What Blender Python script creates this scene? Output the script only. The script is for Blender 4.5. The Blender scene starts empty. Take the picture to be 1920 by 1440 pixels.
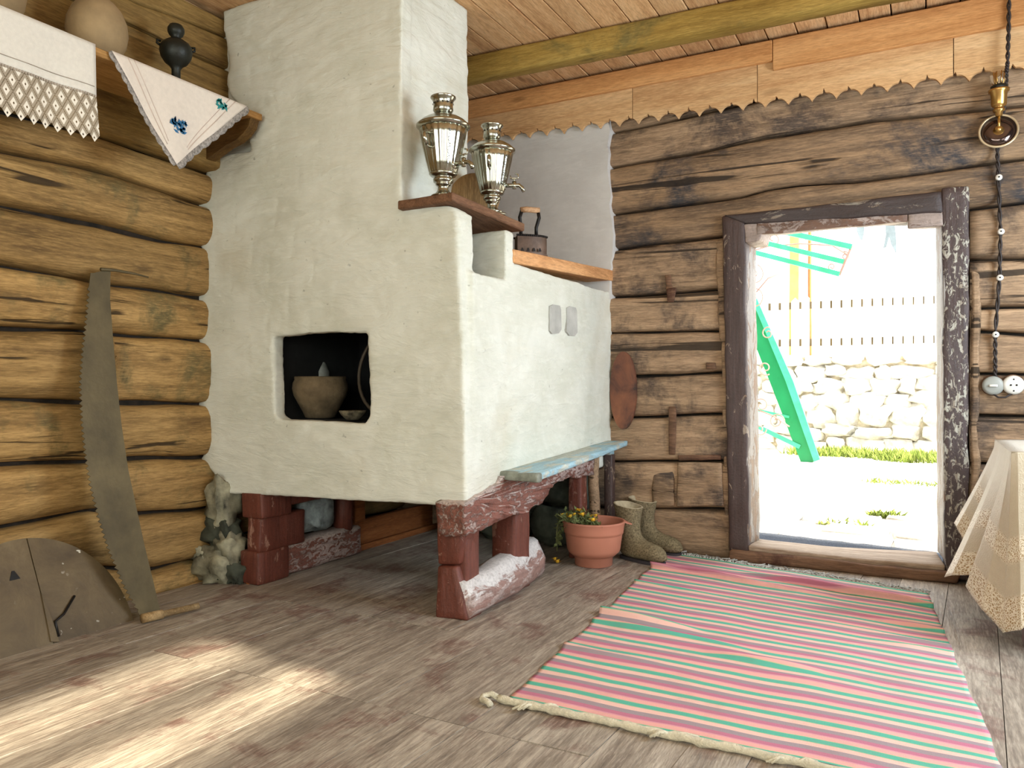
import bpy, bmesh, math, random
from mathutils import Vector, Matrix, noise, geometry
random.seed(7)
SC = bpy.context.scene
COL = SC.collection
PI = math.pi
# ------------------------------------------------------------------ camera, world, light, exposure
FPX, YAW, CZ = 1450.0, math.radians(27.97), 1.0
cam = bpy.data.cameras.new('camera'); cam.sensor_width = 36; cam.lens = 36*FPX/1920; cam.clip_start = .05; cam.clip_end = 200
camo = bpy.data.objects.new('camera', cam); COL.objects.link(camo)
camo.location = (0, 0, CZ); camo.rotation_euler = (PI/2, 0, YAW)
SC.camera = camo
W = bpy.data.worlds.new('world'); SC.world = W; W.use_nodes = True
bgn = W.node_tree.nodes['Background']; bgn.inputs[0].default_value = (.95, .98, 1, 1); bgn.inputs[1].default_value = 3.8
vs = SC.view_settings
vs.view_transform = 'Standard'; vs.look = 'None'; vs.gamma = 1; vs.use_curve_mapping = False; vs.exposure = 0.0
def lamp(name, kind, loc, rot, energy, color=(1, 1, 1), size=None, sy=None, angle=None):
    l = bpy.data.lights.new(name, kind); l.energy = energy; l.color = color
    if kind == 'AREA':
        l.shape = 'RECTANGLE'; l.size = size; l.size_y = sy
    if angle is not None: l.angle = math.radians(angle)
    o = bpy.data.objects.new(name, l); COL.objects.link(o); o.location = loc; o.rotation_euler = rot
    return o
def aim(o, d):
    o.rotation_euler = Vector(d).to_track_quat('-Z', 'Y').to_euler()
sun = lamp('sun', 'SUN', (6, 3, 6), (0, 0, 0), 22, (1, .90, .70), angle=1.8); aim(sun, (-1, .12, -.50))
a1 = lamp('rear_window_daylight', 'AREA', (-.6, -1.42, 1.55), (0, 0, 0), 80, (.96, 1, .85), 3.2, 1.5); aim(a1, (-.1, 1, -.08))
a2 = lamp('right_window_daylight', 'AREA', (1.55, .6, 1.5), (0, 0, 0), 32, (1, .97, .92), 2.0, 1.2); aim(a2, (-1, .1, -.1))
a3 = lamp('added_cool_fill', 'AREA', (1.62, 3.0, 1.55), (0, 0, 0), 98, (.78, .90, 1), 1.2, 1.15); aim(a3, (-1, .0, -.12))  # cool fill added to brighten the stove's right side, no known source there
# ------------------------------------------------------------------ helpers
SY, CY = math.sin(YAW), math.cos(YAW)
def ray(px, py):
    u = (px-960)/FPX; v = (720-py)/FPX
    return Vector((-SY+u*CY, CY+u*SY, v))
def P(px, py, X=None, Y=None, Z=None):
    d = ray(px, py)
    if X is not None: t = X/d.x
    elif Y is not None: t = Y/d.y
    else: t = (Z-CZ)/d.z
    return Vector((d.x*t, d.y*t, CZ+d.z*t))
def nz(p, s=1.0): return noise.noise(Vector(p)*s)
def lerp(a, b, t): return a+(b-a)*t
def tag(o, label=None, cat=None, group=None, kind=None):
    if label: o['label'] = label
    if cat: o['category'] = cat
    if group: o['group'] = group
    if kind: o['kind'] = kind
    return o
def root_loc(p):
    v = Vector((0, 0, 0))
    while p is not None: v = v+p.location; p = p.parent
    return v
def thing(name, label, cat, loc, group=None):
    o = bpy.data.objects.new(name, None); COL.objects.link(o); o.location = loc; o.empty_display_size = .1
    return tag(o, label, cat, group)
def mk(name, vf, mat, parent=None, smooth=True, loc=None, uvs=None, mats=None, fm=None, label=None):
    """vf=(world verts, faces). one mesh object; verts made local to the thing's base"""
    vs_, fs = vf
    off = root_loc(parent) if parent is not None else (Vector(loc) if loc is not None else Vector((0, 0, 0)))
    me = bpy.data.meshes.new(name)
    me.from_pydata([tuple(Vector(v)-off) for v in vs_], [], fs)
    me.materials.append(mat)
    for m in (mats or []): me.materials.append(m)
    if fm: me.polygons.foreach_set('material_index', fm)
    if smooth: me.polygons.foreach_set('use_smooth', [True]*len(me.polygons))
    if uvs:
        ul = me.uv_layers.new(name='uv')
        for l in me.loops: ul.data[l.index].uv = uvs[l.vertex_index]
    me.update()
    if smooth == 'auto':
        me.polygons.foreach_set('use_smooth', [True]*len(me.polygons))
        try: me.set_sharp_from_angle(angle=math.radians(38))
        except Exception: pass
    o = bpy.data.objects.new(name, me); COL.objects.link(o)
    if parent is not None: o.parent = parent
    else: o.location = off
    if label: o['label'] = label
    return o
def join(*vfs):
    V, F = [], []
    for v, f in vfs:
        n = len(V); V += list(v); F += [tuple(i+n for i in q) for q in f]
    return V, F
def bm_out(bm):
    bmesh.ops.recalc_face_normals(bm, faces=bm.faces)
    bm.verts.index_update(); r = ([v.co.copy() for v in bm.verts], [tuple(v.index for v in f.verts) for f in bm.faces]); bm.free(); return r
def hexa(c, n=(1, 1, 1), bev=0.0, amp=0.0, fr=6.0, seed=0.0, warp=None):
    """8 corners: c[0..3] bottom ring, c[4..7] top ring -> subdivided, roughened block"""
    c = [Vector(p) for p in c]
    def tri(u, v, w):
        b = c[0]*(1-u)*(1-v)+c[1]*u*(1-v)+c[2]*u*v+c[3]*(1-u)*v
        t = c[4]*(1-u)*(1-v)+c[5]*u*(1-v)+c[6]*u*v+c[7]*(1-u)*v
        return b*(1-w)+t*w
    nx, ny, nzz = n
    def ticks(n_, L):
        if bev <= 0: return [i/n_ for i in range(n_+1)]
        e = min(.3, bev/max(L, 1e-4)); return [0, e]+[e+(1-2*e)*i/n_ for i in range(1, n_)]+[1-e, 1]
    X = ticks(nx, (c[1]-c[0]).length); Yt = ticks(ny, (c[3]-c[0]).length); Z = ticks(nzz, (c[4]-c[0]).length)
    idx = {}; V = []; F = []
    cen = tri(.5, .5, .5)
    def gv(i, j, k):
        if (i, j, k) not in idx:
            idx[(i, j, k)] = len(V)
            u, v, w = X[i], Yt[j], Z[k]
            ext = (i in (0, len(X)-1))+(j in (0, len(Yt)-1))+(k in (0, len(Z)-1))
            if bev > 0 and ext >= 2:
                # pull edges/corners inward
                uu, vv, ww = u, v, w
                f = .42 if ext == 2 else .55
                if i == 0: uu = lerp(0, X[1], f)
                if i == len(X)-1: uu = lerp(1, X[-2], f)
                if j == 0: vv = lerp(0, Yt[1], f)
                if j == len(Yt)-1: vv = lerp(1, Yt[-2], f)
                if k == 0: ww = lerp(0, Z[1], f)
                if k == len(Z)-1: ww = lerp(1, Z[-2], f)
                u, v, w = uu, vv, ww
            p = tri(u, v, w)
            if warp: p = warp(p, u, v, w)
            if amp: p = p+noise.noise_vector(p*fr+Vector((seed, seed*1.7, 0)))*amp
            V.append(p)
        return idx[(i, j, k)]
    A, B, Cn = len(X)-1, len(Yt)-1, len(Z)-1
    for i in range(A):
        for j in range(B):
            F.append((gv(i, j, 0), gv(i, j+1, 0), gv(i+1, j+1, 0), gv(i+1, j, 0)))
            F.append((gv(i, j, Cn), gv(i+1, j, Cn), gv(i+1, j+1, Cn), gv(i, j+1, Cn)))
    for i in range(A):
        for k in range(Cn):
            F.append((gv(i, 0, k), gv(i+1, 0, k), gv(i+1, 0, k+1), gv(i, 0, k+1)))
            F.append((gv(i, B, k), gv(i, B, k+1), gv(i+1, B, k+1), gv(i+1, B, k)))
    for j in range(B):
        for k in range(Cn):
            F.append((gv(0, j, k), gv(0, j, k+1), gv(0, j+1, k+1), gv(0, j+1, k)))
            F.append((gv(A, j, k), gv(A, j+1, k), gv(A, j+1, k+1), gv(A, j, k+1)))
    return V, F
def box(x0, x1, y0, y1, z0, z1, **k):
    return hexa([(x0, y0, z0), (x1, y0, z0), (x1, y1, z0), (x0, y1, z0), (x0, y0, z1), (x1, y0, z1), (x1, y1, z1), (x0, y1, z1)], **k)
def beam2(a, b, wdt, hgt, up=(0, 0, 1), **k):
    a, b = Vector(a), Vector(b); d = (b-a).normalized(); up = Vector(up); s = d.cross(up).normalized(); t = s.cross(d)
    s *= wdt/2; t *= hgt/2
    return hexa([a-s-t, b-s-t, b+s-t, a+s-t, a-s+t, b-s+t, b+s+t, a+s+t], **k)
def prism(poly, dvec, holes=(), subdiv=0):
    """poly: list of world points in one plane; extruded by dvec"""
    rings = [list(poly)]+[list(h) for h in holes]
    tris = geometry.tessellate_polygon([[Vector(p) for p in r] for r in rings])
    flat = [Vector(p) for r in rings for p in r]; n = len(flat); d = Vector(dvec)
    V = flat+[p+d for p in flat]; F = [tuple(t) for t in tris]+[tuple(i+n for i in reversed(t)) for t in tris]
    o = 0
    for r in rings:
        m = len(r)
        for i in range(m):
            a, b = o+i, o+(i+1) % m
            F.append((a, b, b+n, a+n))
        o += m
    bm = bmesh.new(); bv = [bm.verts.new(v) for v in V]
    for f in F:
        try: bm.faces.new([bv[i] for i in f])
        except ValueError: pass
    return bm_out(bm)
def tube(pts, r, n=8, closed=False, taper=None, cap=True):
    pts = [Vector(p) for p in pts]; V = []; F = []; m = len(pts); prev = None
    for i, p in enumerate(pts):
        if closed: d = pts[(i+1) % m]-pts[i-1]
        else: d = pts[min(i+1, m-1)]-pts[max(i-1, 0)]
        d = d.normalized() if d.length > 1e-9 else Vector((0, 0, 1))
        if prev is None:
            a = Vector((0, 0, 1)) if abs(d.z) < .9 else Vector((1, 0, 0)); s = d.cross(a).normalized()
        else: s = (prev-d*prev.dot(d)).normalized()
        prev = s; t = d.cross(s); rr = r if taper is None else r*taper(i/(m-1))
        for k in range(n):
            a = 2*PI*k/n; V.append(p+s*math.cos(a)*rr+t*math.sin(a)*rr)
    for i in range(m if closed else m-1):
        for k in range(n):
            a = i*n+k; b = i*n+(k+1) % n; c = ((i+1) % m)*n+(k+1) % n; e = ((i+1) % m)*n+k
            F.append((a, b, c, e))
    if not closed and cap:
        F.append(tuple(range(n-1, -1, -1))); F.append(tuple((m-1)*n+k for k in range(n)))
    return V, F
def lathe(prof, n=32, at=(0, 0, 0), mod=None, M=None, cap=True):
    """prof list of (z,r)"""
    V = []; F = []; at = Vector(at)
    for z, r in prof:
        for k in range(n):
            a = 2*PI*k/n; rr = r*(mod(a, z) if mod else 1)
            p = Vector((rr*math.cos(a), rr*math.sin(a), z))
            V.append((M @ p if M else p)+at)
    for i in range(len(prof)-1):
        for k in range(n):
            F.append((i*n+k, i*n+(k+1) % n, (i+1)*n+(k+1) % n, (i+1)*n+k))
    if cap:
        F.append(tuple(range(n-1, -1, -1))); F.append(tuple((len(prof)-1)*n+k for k in range(n)))
    return V, F
def blob(c, r, seg=10, rings=7, amp=.25, fr=1.5, seed=0, sq=(1, 1, 1)):
    V = []; F = []; c = Vector(c)
    for i in range(rings+1):
        th = PI*i/rings
        for k in range(seg):
            a = 2*PI*k/seg; d = Vector((math.sin(th)*math.cos(a), math.sin(th)*math.sin(a), math.cos(th)))
            q = Vector([math.copysign(abs(t)**.72, t) for t in d])
            f = 1+amp*noise.noise(d*fr+Vector((seed, seed*.7, 3)))
            V.append(c+Vector((q.x*sq[0], q.y*sq[1], q.z*sq[2]))*r*f)
    for i in range(rings):
        for k in range(seg):
            F.append((i*seg+k, i*seg+(k+1) % seg, (i+1)*seg+(k+1) % seg, (i+1)*seg+k))
    bm = bmesh.new(); bv = [bm.verts.new(v) for v in V]
    for f in F: bm.faces.new([bv[i] for i in f])
    bmesh.ops.remove_doubles(bm, verts=bm.verts, dist=1e-5)
    return bm_out(bm)
def sheet(fn, nu, nv, th=0.0):
    """grid surface fn(u,v)->Vector ; returns verts, faces, uvs"""
    V = []; F = []; U = []
    for j in range(nv+1):
        for i in range(nu+1):
            V.append(fn(i/nu, j/nv)); U.append((i/nu, j/nv))
    for j in range(nv):
        for i in range(nu):
            a = j*(nu+1)+i; F.append((a, a+1, a+nu+2, a+nu+1))
    return V, F, U
def solidify(o, th, off=0):
    m = o.modifiers.new('thickness', 'SOLIDIFY'); m.thickness = th; m.offset = off
# ------------------------------------------------------------------ materials
def srgb(r, g, b):
    f = lambda c: (c/255/12.92) if c/255 <= .04045 else ((c/255+.055)/1.055)**2.4
    return (f(r), f(g), f(b), 1)
class NT:
    def __init__(s, name):
        s.m = bpy.data.materials.new(name); s.m.use_nodes = True; s.t = s.m.node_tree; s.n = s.t.nodes; s.b = s.n['Principled BSDF']
    def node(s, t, **k):
        x = s.n.new(t)
        for a, v in k.items(): setattr(x, a, v)
        return x
    def link(s, a, b): s.t.links.new(a, b)
    def val(s, x, v):
        if hasattr(v, 'is_output') or hasattr(v, 'links'): s.link(v, x)
        else: x.default_value = v
    def coords(s, scale=(1, 1, 1), kind='Object', rnd=True, rot=(0, 0, 0)):
        tc = s.node('ShaderNodeTexCoord'); mp = s.node('ShaderNodeMapping'); s.link(tc.outputs[kind], mp.inputs[0]); mp.inputs['Scale'].default_value = scale
        mp.inputs['Rotation'].default_value = rot
        if rnd:
            oi = s.node('ShaderNodeObjectInfo'); mu = s.node('ShaderNodeMath', operation='MULTIPLY'); s.link(oi.outputs['Random'], mu.inputs[0]); mu.inputs[1].default_value = 37
            s.link(mu.outputs[0], mp.inputs['Location'])
        return mp.outputs[0]
    def noise(s, vec, scale=5, detail=6, rough=.6, dist=0):
        n = s.node('ShaderNodeTexNoise'); s.link(vec, n.inputs['Vector']); n.inputs['Scale'].default_value = scale; n.inputs['Detail'].default_value = detail
        n.inputs['Roughness'].default_value = rough; n.inputs['Distortion'].default_value = dist
        return n.outputs['Fac']
    def ramp(s, fac, stops, interp='LINEAR'):
        r = s.node('ShaderNodeValToRGB'); r.color_ramp.interpolation = interp; e = r.color_ramp.elements
        while len(e) < len(stops): e.new(.5)
        for k, (p, c) in enumerate(stops):
            e[k].position = p; e[k].color = c if len(c) == 4 else (*c, 1)
        s.val(r.inputs[0], fac); return r.outputs[0]
    def mix(s, a, b, f, mode='MIX'):
        m = s.node('ShaderNodeMix', data_type='RGBA', blend_type=mode)
        s.val(m.inputs[0], f); s.val(m.inputs[6], a); s.val(m.inputs[7], b); return m.outputs[2]
    def math(s, op, a, b=0.0, c=0.0):
        m = s.node('ShaderNodeMath', operation=op); s.val(m.inputs[0], a); s.val(m.inputs[1], b)
        if op in ('SMOOTHSTEP',): s.val(m.inputs[2], c)
        return m.outputs[0]
    def bump(s, h, strength=.4, dist=.01):
        b = s.node('ShaderNodeBump'); b.inputs['Strength'].default_value = strength; b.inputs['Distance'].default_value = dist; s.link(h, b.inputs['Height']); s.link(b.outputs[0], s.b.inputs['Normal'])
    def done(s, col=None, rough=.6, metal=0):
        if col is not None: s.val(s.b.inputs['Base Color'], col)
        s.val(s.b.inputs['Roughness'], rough); s.b.inputs['Metallic'].default_value = metal
        return s.m
BW = lambda a, b: [(a, (0, 0, 0, 1)), (b, (1, 1, 1, 1))]
def wood(name, dark, mid, light, axis=0, grain=1.0, rough=.7, bump=.5, crack=.0, patch=None, patch_amt=.5, var=.25, knots=0.0, spec=.3, pscale=2.2, fine=1.0, fa=.42):
    m = NT(name)
    sc = [22*grain]*3; sc[axis] = 1.3*grain
    v = m.coords(tuple(sc)); g = m.noise(v, 1.0, 7, .65, .6)
    sc2 = [4.5]*3; sc2[axis] = 1.0
    v2 = m.coords(tuple(sc2)); g2 = m.noise(v2, 1.0, 4, .6, .4)
    f = m.math('ADD', m.math('MULTIPLY', g, .62), m.math('MULTIPLY', g2, .38))
    col = m.ramp(f, [(.33, dark), (.5, mid), (.66, light)])
    if patch:
        v3 = m.coords((1, 1, 1)); p = m.noise(v3, pscale, 6, .7, .3)
        k = m.ramp(p, BW(.60-.15*patch_amt, .70-.12*patch_amt)); col = m.mix(col, patch, k)
    if knots:
        sk = [7]*3; sk[axis] = 2.4
        vo = m.node('ShaderNodeTexVoronoi'); m.link(m.coords(tuple(sk)), vo.inputs['Vector']); vo.inputs['Scale'].default_value = 1
        k = m.ramp(vo.outputs['Distance'], [(.05, (1, 1, 1, 1)), (.17, (0, 0, 0, 1))])
        col = m.mix(col, tuple(c*.35 for c in dark[:3])+(1,), m.math('MULTIPLY', k, knots))
    s5 = [150*fine]*3; s5[axis] = 16*fine
    g5 = m.noise(m.coords(tuple(s5)), 1.0, 3, .7)
    col = m.mix(col, tuple(c*.45 for c in dark[:3])+(1,), m.math('MULTIPLY', m.ramp(g5, BW(.48, .72)), fa))
    col = m.mix(col, tuple(min(1, c*1.35) for c in light[:3])+(1,), m.math('MULTIPLY', m.ramp(g5, [(.28, (1, 1, 1, 1)), (.48, (0, 0, 0, 1))]), fa*.8))
    h = m.math('ADD', m.math('ADD', g, m.math('MULTIPLY', g2, .6)), m.math('MULTIPLY', g5, .5))
    if crack:
        s4 = [26]*3; s4[axis] = .9
        c4 = m.noise(m.coords(tuple(s4)), .55, 3, .55, 1.0)
        k4 = m.ramp(c4, [(.335, (1, 1, 1, 1)), (.37, (0, 0, 0, 1))])
        col = m.mix(col, tuple(c*.22 for c in dark[:3])+(1,), m.math('MULTIPLY', k4, crack))
        h = m.math('SUBTRACT', h, m.math('MULTIPLY', k4, 1.2))
    oi = m.node('ShaderNodeObjectInfo'); hv = m.node('ShaderNodeHueSaturation'); m.link(col, hv.inputs['Color'])
    m.link(m.math('ADD', m.math('MULTIPLY', oi.outputs['Random'], var), 1-var/2), hv.inputs['Value'])
    m.bump(h, bump, .012)
    m.b.inputs['Specular IOR Level'].default_value = spec
    return m.done(hv.outputs[0], rough)
def flat(name, col, rough=.6, metal=0, nscale=8, namt=.15, bump=.1, bscale=40, spec=.4):
    m = NT(name); v = m.coords(); n = m.noise(v, nscale, 5, .6)
    d = tuple(c*(1-namt*1.6) for c in col[:3])+(1,); l = tuple(min(1, c*(1+namt)) for c in col[:3])+(1,)
    if bump: m.bump(m.noise(v, bscale, 4, .6), bump, .005)
    m.b.inputs['Specular IOR Level'].default_value = spec
    return m.done(m.ramp(n, [(.3, d), (.7, l)]), rough, metal)
def peel(name, paint, under, amt=.5, scale=9, rough=.5, axis=2, under2=None, bump=.5, top=None):
    """old paint flaking off: islands of paint over bare/whitewashed wood"""
    m = NT(name); s = [scale]*3; s[axis] = scale*.45
    v = m.coords(tuple(s)); a = m.noise(v, 1, 9, .72, .8); b = m.noise(m.coords((2, 2, 2)), 1, 3, .5)
    f = m.math('ADD', m.math('MULTIPLY', a, .75), m.math('MULTIPLY', b, .25))
    k = m.ramp(f, BW(.62-.25*amt, .635-.25*amt))
    gs = [60]*3; gs[axis] = 4
    gr = m.noise(m.coords(tuple(gs)), 1, 5, .6)
    pc = m.mix(paint, tuple(c*.55 for c in paint[:3])+(1,), m.ramp(gr, BW(.35, .75)))
    uc = m.mix(under, under2 or tuple(c*.5 for c in under[:3])+(1,), m.ramp(gr, BW(.35, .7)))
    fn = m.noise(m.coords((70, 70, 70)), 1, 4, .75)
    c_ = m.mix(m.mix(pc, uc, k), tuple(c*.35 for c in paint[:3])+(1,), m.math('MULTIPLY', m.ramp(fn, BW(.5, .68)), .45))
    if top:
        ge = m.node('ShaderNodeNewGeometry'); sz = m.node('ShaderNodeSeparateXYZ'); m.link(ge.outputs['Normal'], sz.inputs[0])
        kk = m.math('ADD', sz.outputs[2], m.math('MULTIPLY', m.math('SUBTRACT', a, .5), 1.6))
        c_ = m.mix(c_, m.mix(top, tuple(c*.62 for c in top[:3])+(1,), m.ramp(fn, BW(.45, .7))), m.ramp(kk, BW(.28, .42)))
    m.bump(m.math('ADD', m.math('MULTIPLY', k, -.8), m.math('ADD', gr, fn)), bump, .006)
    return m.done(c_, rough)
def plaster(name, base, shade, stain=None, bump=.5, sc=1.0):
    m = NT(name); v = m.coords((1, 1, 1), rnd=False)
    a = m.noise(v, 2.2*sc, 6, .65, .5); b = m.noise(m.coords((9, 9, 34), rnd=False), 1, 5, .65, .6); c = m.noise(m.coords((3, 3, 9), rnd=False), 1, 4, .6, 1.2)
    col = m.ramp(a, [(.32, shade), (.6, base)])
    col = m.mix(col, tuple(min(1, x*1.1) for x in base[:3])+(1,), m.math('MULTIPLY', m.ramp(b, BW(.5, .7)), .45))
    if stain:
        s1 = m.noise(v, 1.15, 5, .6, .3); col = m.mix(col, stain, m.math('MULTIPLY', m.ramp(s1, BW(.54, .72)), .6))
        s2 = m.noise(v, 30, 3, .5); col = m.mix(col, tuple(x*.4 for x in shade[:3])+(1,), m.math('MULTIPLY', m.ramp(s2, BW(.72, .76)), .5))
    m.bump(m.math('ADD', m.math('MULTIPLY', b, .6), m.math('MULTIPLY', c, 1.2)), bump, .012)
    return m.done(col, .85)
M = {}
M['log_l'] = wood('ochre_log', srgb(92, 68, 36), srgb(152, 120, 72), srgb(188, 152, 96), axis=1, grain=.8, crack=.9, patch=srgb(104, 92, 58), patch_amt=.5, var=.28, knots=.6)
M['plank_l'] = wood('ochre_plank', srgb(96, 72, 36), srgb(136, 108, 60), srgb(162, 132, 78), axis=1, grain=.7, crack=.35, var=.15, knots=.7)
M['log_b'] = wood('brown_log', srgb(92, 74, 56), srgb(146, 120, 94), srgb(182, 152, 120), axis=0, grain=.9, crack=.9, patch=srgb(78, 66, 58), patch_amt=.7, var=.25, knots=.5)
M['log_soot'] = wood('sooty_log', srgb(74, 60, 48), srgb(130, 106, 82), srgb(172, 140, 106), axis=0, grain=.9, crack=.9, patch=srgb(62, 60, 62), patch_amt=.75, var=.15, knots=.5, pscale=1.6)
M['chink'] = flat('dark_moss_chinking', srgb(40, 32, 24), .95, nscale=20, namt=.4, bump=.6)
M['ceil'] = wood('pine_ceiling', srgb(176, 128, 84), srgb(214, 170, 122), srgb(232, 196, 150), axis=1, grain=.6, bump=.2, var=.2, knots=.55)
M['beam'] = wood('olive_beam', srgb(120, 92, 34), srgb(160, 130, 62), srgb(182, 154, 84), axis=0, grain=.6, bump=.35, patch=srgb(122, 108, 60), var=.1, knots=.8)
M['fascia'] = wood('fascia_pine', srgb(178, 130, 84), srgb(206, 164, 116), srgb(222, 186, 140), axis=0, grain=.5, bump=.15, var=.12, knots=.4)
M['fascia_o'] = wood('orange_board', srgb(168, 112, 62), srgb(196, 142, 88), srgb(212, 162, 108), axis=0, grain=.5, bump=.2, var=.15, knots=.6)
M['floor'] = wood('worn_floor', srgb(104, 92, 82), srgb(152, 140, 126), srgb(184, 173, 158), axis=1, grain=1.2, rough=.5, bump=.3, patch=srgb(122, 98, 88), patch_amt=.45, var=.08, spec=.4, pscale=3, fa=.5, fine=.8)
M['plaster'] = plaster('whitewash', srgb(218, 220, 210), srgb(200, 202, 188), stain=srgb(194, 186, 162), bump=.85)
M['plaster_b'] = plaster('grey_whitewash', srgb(206, 203, 198), srgb(192, 188, 183), bump=.3)
M['damper'] = flat('grey_clay_patch', srgb(176, 176, 170), .9)
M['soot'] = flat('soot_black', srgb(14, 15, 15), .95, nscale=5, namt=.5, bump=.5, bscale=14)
M['redpaint'] = peel('red_brown_paint', srgb(112, 58, 44), srgb(168, 124, 106), amt=.2, scale=14, axis=2)
M['redpaint_y'] = peel('red_brown_paint_worn', srgb(140, 88, 74), srgb(188, 164, 156), amt=.5, scale=42, axis=1, bump=1, top=srgb(196, 178, 170))
M['skid'] = peel('lime_splashed_red_log', srgb(158, 124, 114), srgb(190, 168, 160), amt=.5, scale=16, axis=1, top=srgb(214, 210, 208))
M['orange_rail'] = wood('orange_rail', srgb(110, 62, 30), srgb(148, 88, 46), srgb(168, 106, 60), axis=1, var=.1)
M['stone_l'] = flat('limed_stone', srgb(148, 144, 122), .9, nscale=9, namt=.55, bump=.8, bscale=12)
M['bench'] = peel('pale_blue_paint', srgb(164, 204, 218), srgb(206, 212, 200), amt=.5, scale=7, axis=1)
M['bench_end'] = flat('grey_end_grain', srgb(132, 136, 124), .85, nscale=20, namt=.3, bump=.5)
M['board_dk'] = wood('dark_shelf_board', srgb(70, 48, 34), srgb(108, 76, 54), srgb(132, 98, 72), axis=1, var=.1)
M['ledge'] = wood('pine_ledge', srgb(168, 116, 72), srgb(206, 154, 104), srgb(222, 176, 130), axis=1, grain=.5, bump=.2, var=.1, knots=.5)
M['shelf'] = wood('shelf_pine', srgb(140, 98, 50), srgb(178, 136, 80), srgb(204, 162, 104), axis=1, grain=.6, var=.1)
M['shelf_dk'] = wood('bracket_wood', srgb(70, 48, 22), srgb(104, 76, 38), srgb(124, 94, 50), axis=0, var=.1)
M['frame'] = peel('dark_door_paint', srgb(74, 56, 52), srgb(156, 144, 128), amt=.16, scale=20, axis=2, under2=srgb(120, 90, 66))
M['frame_r'] = peel('flaked_door_paint', srgb(74, 58, 56), srgb(188, 188, 176), amt=.36, scale=40, axis=2, under2=srgb(128, 110, 90))
M['frame_x'] = peel('dark_lintel_paint', srgb(64, 52, 50), srgb(140, 134, 122), amt=.14, scale=12, axis=0, under2=srgb(110, 84, 62))
M['reveal'] = peel('whitewashed_reveal', srgb(150, 142, 134), srgb(128, 96, 68), amt=.36, scale=12, axis=2)
M['reveal_x'] = peel('whitewashed_head', srgb(164, 146, 136), srgb(118, 86, 68), amt=.4, scale=12, axis=0)
M['thresh'] = wood('bare_threshold', srgb(130, 108, 88), srgb(166, 146, 126), srgb(190, 172, 152), axis=0, var=.05)
M['thresh_dk'] = wood('dark_sill', srgb(60, 42, 32), srgb(106, 78, 58), srgb(132, 100, 76), axis=0, var=.05, patch=srgb(70, 40, 30))
M['steel'] = flat('rusty_saw_steel', srgb(98, 86, 60), .55, .35, nscale=5, namt=.3, bump=.25, spec=.5)
M['handle'] = wood('tool_handle', srgb(110, 84, 52), srgb(152, 124, 84), srgb(180, 152, 110), axis=0, var=.1)
def disc_mat():
    m = NT('half_round_board'); v = m.coords(); a = m.noise(v, 4, 7, .7, .5)
    col = m.ramp(a, [(.3, srgb(70, 56, 36)), (.55, srgb(98, 82, 56)), (.75, srgb(118, 102, 74))])
    sp = m.noise(m.coords((1, 1, 1)), 26, 2, .5); ma = m.noise(v, 2.5, 2, .5)
    k = m.math('MULTIPLY', m.ramp(sp, BW(.70, .72)), m.ramp(ma, BW(.5, .6)))
    col = m.mix(col, srgb(205, 200, 185), k)
    m.bump(a, .4, .01); return m.done(col, .6)
M['disc'] = disc_mat()
M['clay'] = flat('pale_clay', srgb(150, 128, 94), .8, nscale=7, namt=.2, bump=.3, bscale=30)
M['black'] = flat('black_iron', srgb(34, 36, 30), .45, .3, nscale=9, namt=.4, bump=.3)
M['linen'] = flat('white_linen', srgb(222, 218, 208), .9, nscale=60, namt=.04, bump=.25, bscale=300)
M['napkin'] = flat('cream_napkin', srgb(222, 212, 200), .9, nscale=50, namt=.04, bump=.25, bscale=260)
M['thread'] = flat('drawn_thread', srgb(168, 156, 142), .9)
M['pinkline'] = flat('pale_pink_thread', srgb(204, 186, 174), .9)
M['blue'] = flat('blue_thread', srgb(44, 106, 150), .8)
M['teal'] = flat('teal_thread', srgb(40, 138, 138), .8)
M['greylace'] = flat('grey_lace', srgb(158, 152, 146), .9, nscale=90, namt=.4, bump=.6, bscale=200)
M['silver'] = flat('polished_nickel', srgb(176, 176, 162), .2, 1, nscale=5, namt=.12, bump=.04, bscale=12)
M['engrave'] = flat('engraved_line', srgb(60, 52, 42), .5, .6)
M['iron'] = flat('old_brown_iron', srgb(96, 78, 66), .5, .5, nscale=14, namt=.3, bump=.3)
M['ironblk'] = flat('black_handle_iron', srgb(30, 28, 28), .4, .4)
M['grip'] = wood('grip_wood', srgb(150, 110, 76), srgb(186, 146, 108), srgb(206, 170, 132), axis=0)
M['terra'] = flat('terracotta_plastic', srgb(178, 116, 94), .55, nscale=4, namt=.07, bump=.05)
M['soil'] = flat('dark_soil', srgb(64, 48, 36), .95, nscale=30, namt=.4, bump=.9)
M['stem'] = flat('dry_green_stem', srgb(112, 116, 72), .8)
M['leaf'] = flat('olive_leaf', srgb(104, 112, 66), .75, nscale=30, namt=.3)
M['petal'] = flat('yellow_petal', srgb(226, 180, 48), .7)
M['petal_d'] = flat('maroon_heart', srgb(96, 50, 44), .8)
M['felt'] = flat('brown_felt', srgb(132, 120, 94), 1, nscale=110, namt=.4, bump=.9, bscale=240, spec=.1)
M['felt_in'] = flat('felt_edge', srgb(172, 160, 134), 1, nscale=30, namt=.2)
M['rubber'] = flat('dark_sole', srgb(56, 52, 56), .7)
M['cord'] = flat('black_cord', srgb(46, 38, 36), .6)
M['ceramic'] = flat('white_ceramic', srgb(216, 214, 206), .25, nscale=20, namt=.03, bump=0)
M['ceramic_g'] = flat('grey_switch', srgb(150, 152, 146), .35, nscale=20, namt=.03, bump=0)
M['brass'] = flat('brass', srgb(200, 158, 92), .28, .9, nscale=10, namt=.15, bump=.05)
M['mirror'] = flat('dark_mirror', srgb(92, 78, 74), .12, .9, nscale=5, namt=.1, bump=0)
M['rim'] = flat('pale_rim', srgb(196, 178, 146), .35, .5)
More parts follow.
